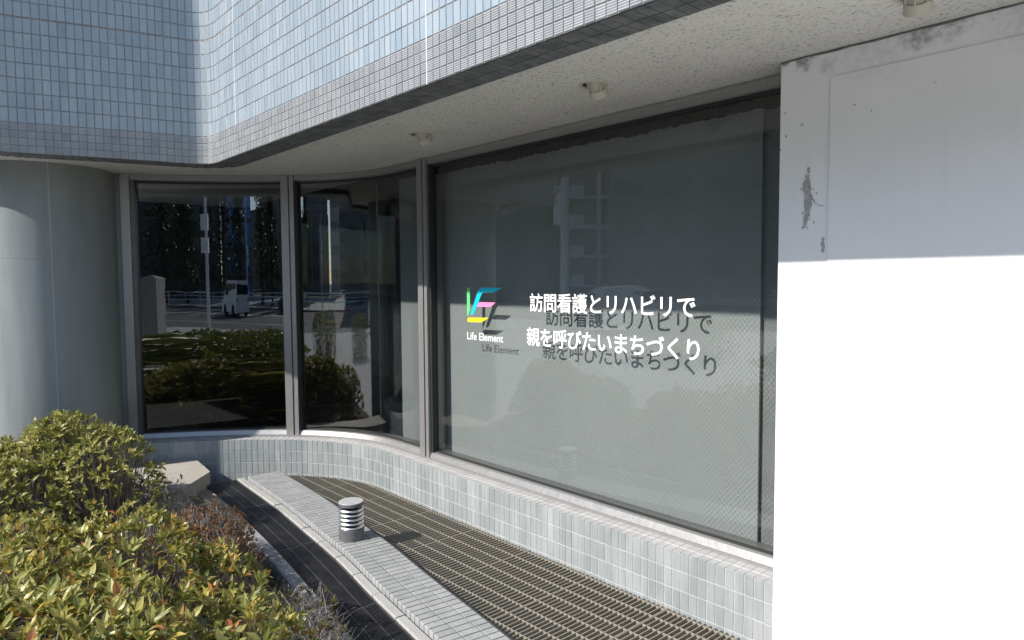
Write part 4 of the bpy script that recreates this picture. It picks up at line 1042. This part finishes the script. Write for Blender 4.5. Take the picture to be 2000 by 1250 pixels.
building('tall blue glass office block beyond the trees', (40, -66, 0), face(40, -66), 8, 10, 30, 'bl_blue', 4, 9, .9, .12)
building('dark tower block to the right of the blue glass block', (49, -52, 0), face(49, -52), 20, 12, 28, 'bl_dark', 7, 9, .6, .5)
building('brown brick block beside the trees', (27, -72, 0), face(27, -72), 11, 10, 26, 'bl_tan', 5, 8, .5, .5)
building('grey apartment tower with many small windows', (5, -78, 0), face(5, -78), 15, 12, 27, 'bl_grey', 7, 9, .5, .5)
building('pale narrow tower in the gap between larger blocks', (-9, -85, 0), face(-9, -85), 8, 10, 25, 'bl_white', 4, 8, .4, .4)
building('dark wide block with shop front', (-18, -44, 0), face(-18, -44), 11, 9, 17, 'bl_dark', 5, 5, .6, .5)
sp_ = empty('signal_pole', (-12.6, -6.9, -.004), .7, 'grey street pole with a signal box seen from behind', 'signal pole')
b = MB(); b.tube([(0, 0, 0), (0, 0, 4.6)], .07, .05, 8); b.build('pole', M['rail'], sp_)
b = MB(); b.tube([(0, 0, 4.15), (-1.35, 0, 4.25)], .035, n=6); b.build('arm', M['rail'], sp_)
b = MB(); b.box(-1.5, -1.2, -.1, .1, 3.25, 4.1); b.build('signal_box', M['bl_white'], sp_)
building('dark long block past the round column', (-60, -34, 0), face(-60, -34), 26, 10, 17, 'bl_dark', 9, 5, .6, .5)
# litter and poles
b = MB(); rr = random.Random(5)
for _ in range(420):
    x = rr.uniform(-6.0, -1.6); y = ykb(max(-5.7, min(x, -.4))) - rr.uniform(.09, .6)
    a = rr.uniform(0, 6.3); V, Fs = leaf_verts(Vector((x, y, rr.uniform(.03, .07))), Vector((cos(a), sin(a), rr.uniform(-.1, .4))), Vector((rr.uniform(-.4, .4), rr.uniform(-.4, .4), 1)), rr.uniform(.02, .045), .016, .6, .3); b.add(V, Fs)
o = b.build('leaf_litter', M['leaf_dull'], fix=False, kind='stuff')
for (x, y, h, a, lb2) in ((6.5, -13.2, 7.5, .4, 'slim grey lamp post on the near pavement'), (16.5, -33.4, 8.5, 2.4, 'tall grey lamp post behind the far guard rail'), (-2.0, -33.6, 8.0, 1.6, 'tall grey lamp post across the street from the planter')):
    r = empty('street_lamp', (x, y, 0), a, lb2, 'street lamp')
    b = MB(); b.tube([(0, 0, 0), (0, 0, h)], .09, .055, 8); b.build('pole', M['rail'], r)
    b = MB(); b.tube([(0, 0, h - .05), (.7, 0, h + .2), (1.6, 0, h + .25)], .04, n=6); b.build('arm', M['rail'], r)
    b = MB(); b.box(1.5, 2.1, -.13, .13, h + .17, h + .29); b.build('lamp_head', M['bl_white'], r)
    for k in range(2):
        b = MB(); b.box(-.16, .16, .1, .3, 2.7 + k * .8, 3.25 + k * .8); b.build('sign_plate', M['bl_white'], r)
for (x, h, w, wall, lb3) in ((-150, 15, 60, 'bl_grey', 'low grey block at the left end of the distant row'), (-85, 13, 55, 'bl_tan', 'low tan block in the distant row'), (-30, 14.5, 48, 'bl_grey', 'low grey block in the middle of the distant row'), (18, 13, 40, 'bl_dark', 'low dark block in the distant row'), (60, 15.5, 42, 'bl_tan', 'tan block at the right end of the distant row')):
    building(lb3, (x, -125, 0), 0, w, 12, h, wall, 14, 4, .6, .5)
building('dark block behind the apartment house with white balconies', (-62, -62, 0), face(-62, -62), 24, 10, 19, 'bl_dark', 8, 6, .6, .5)
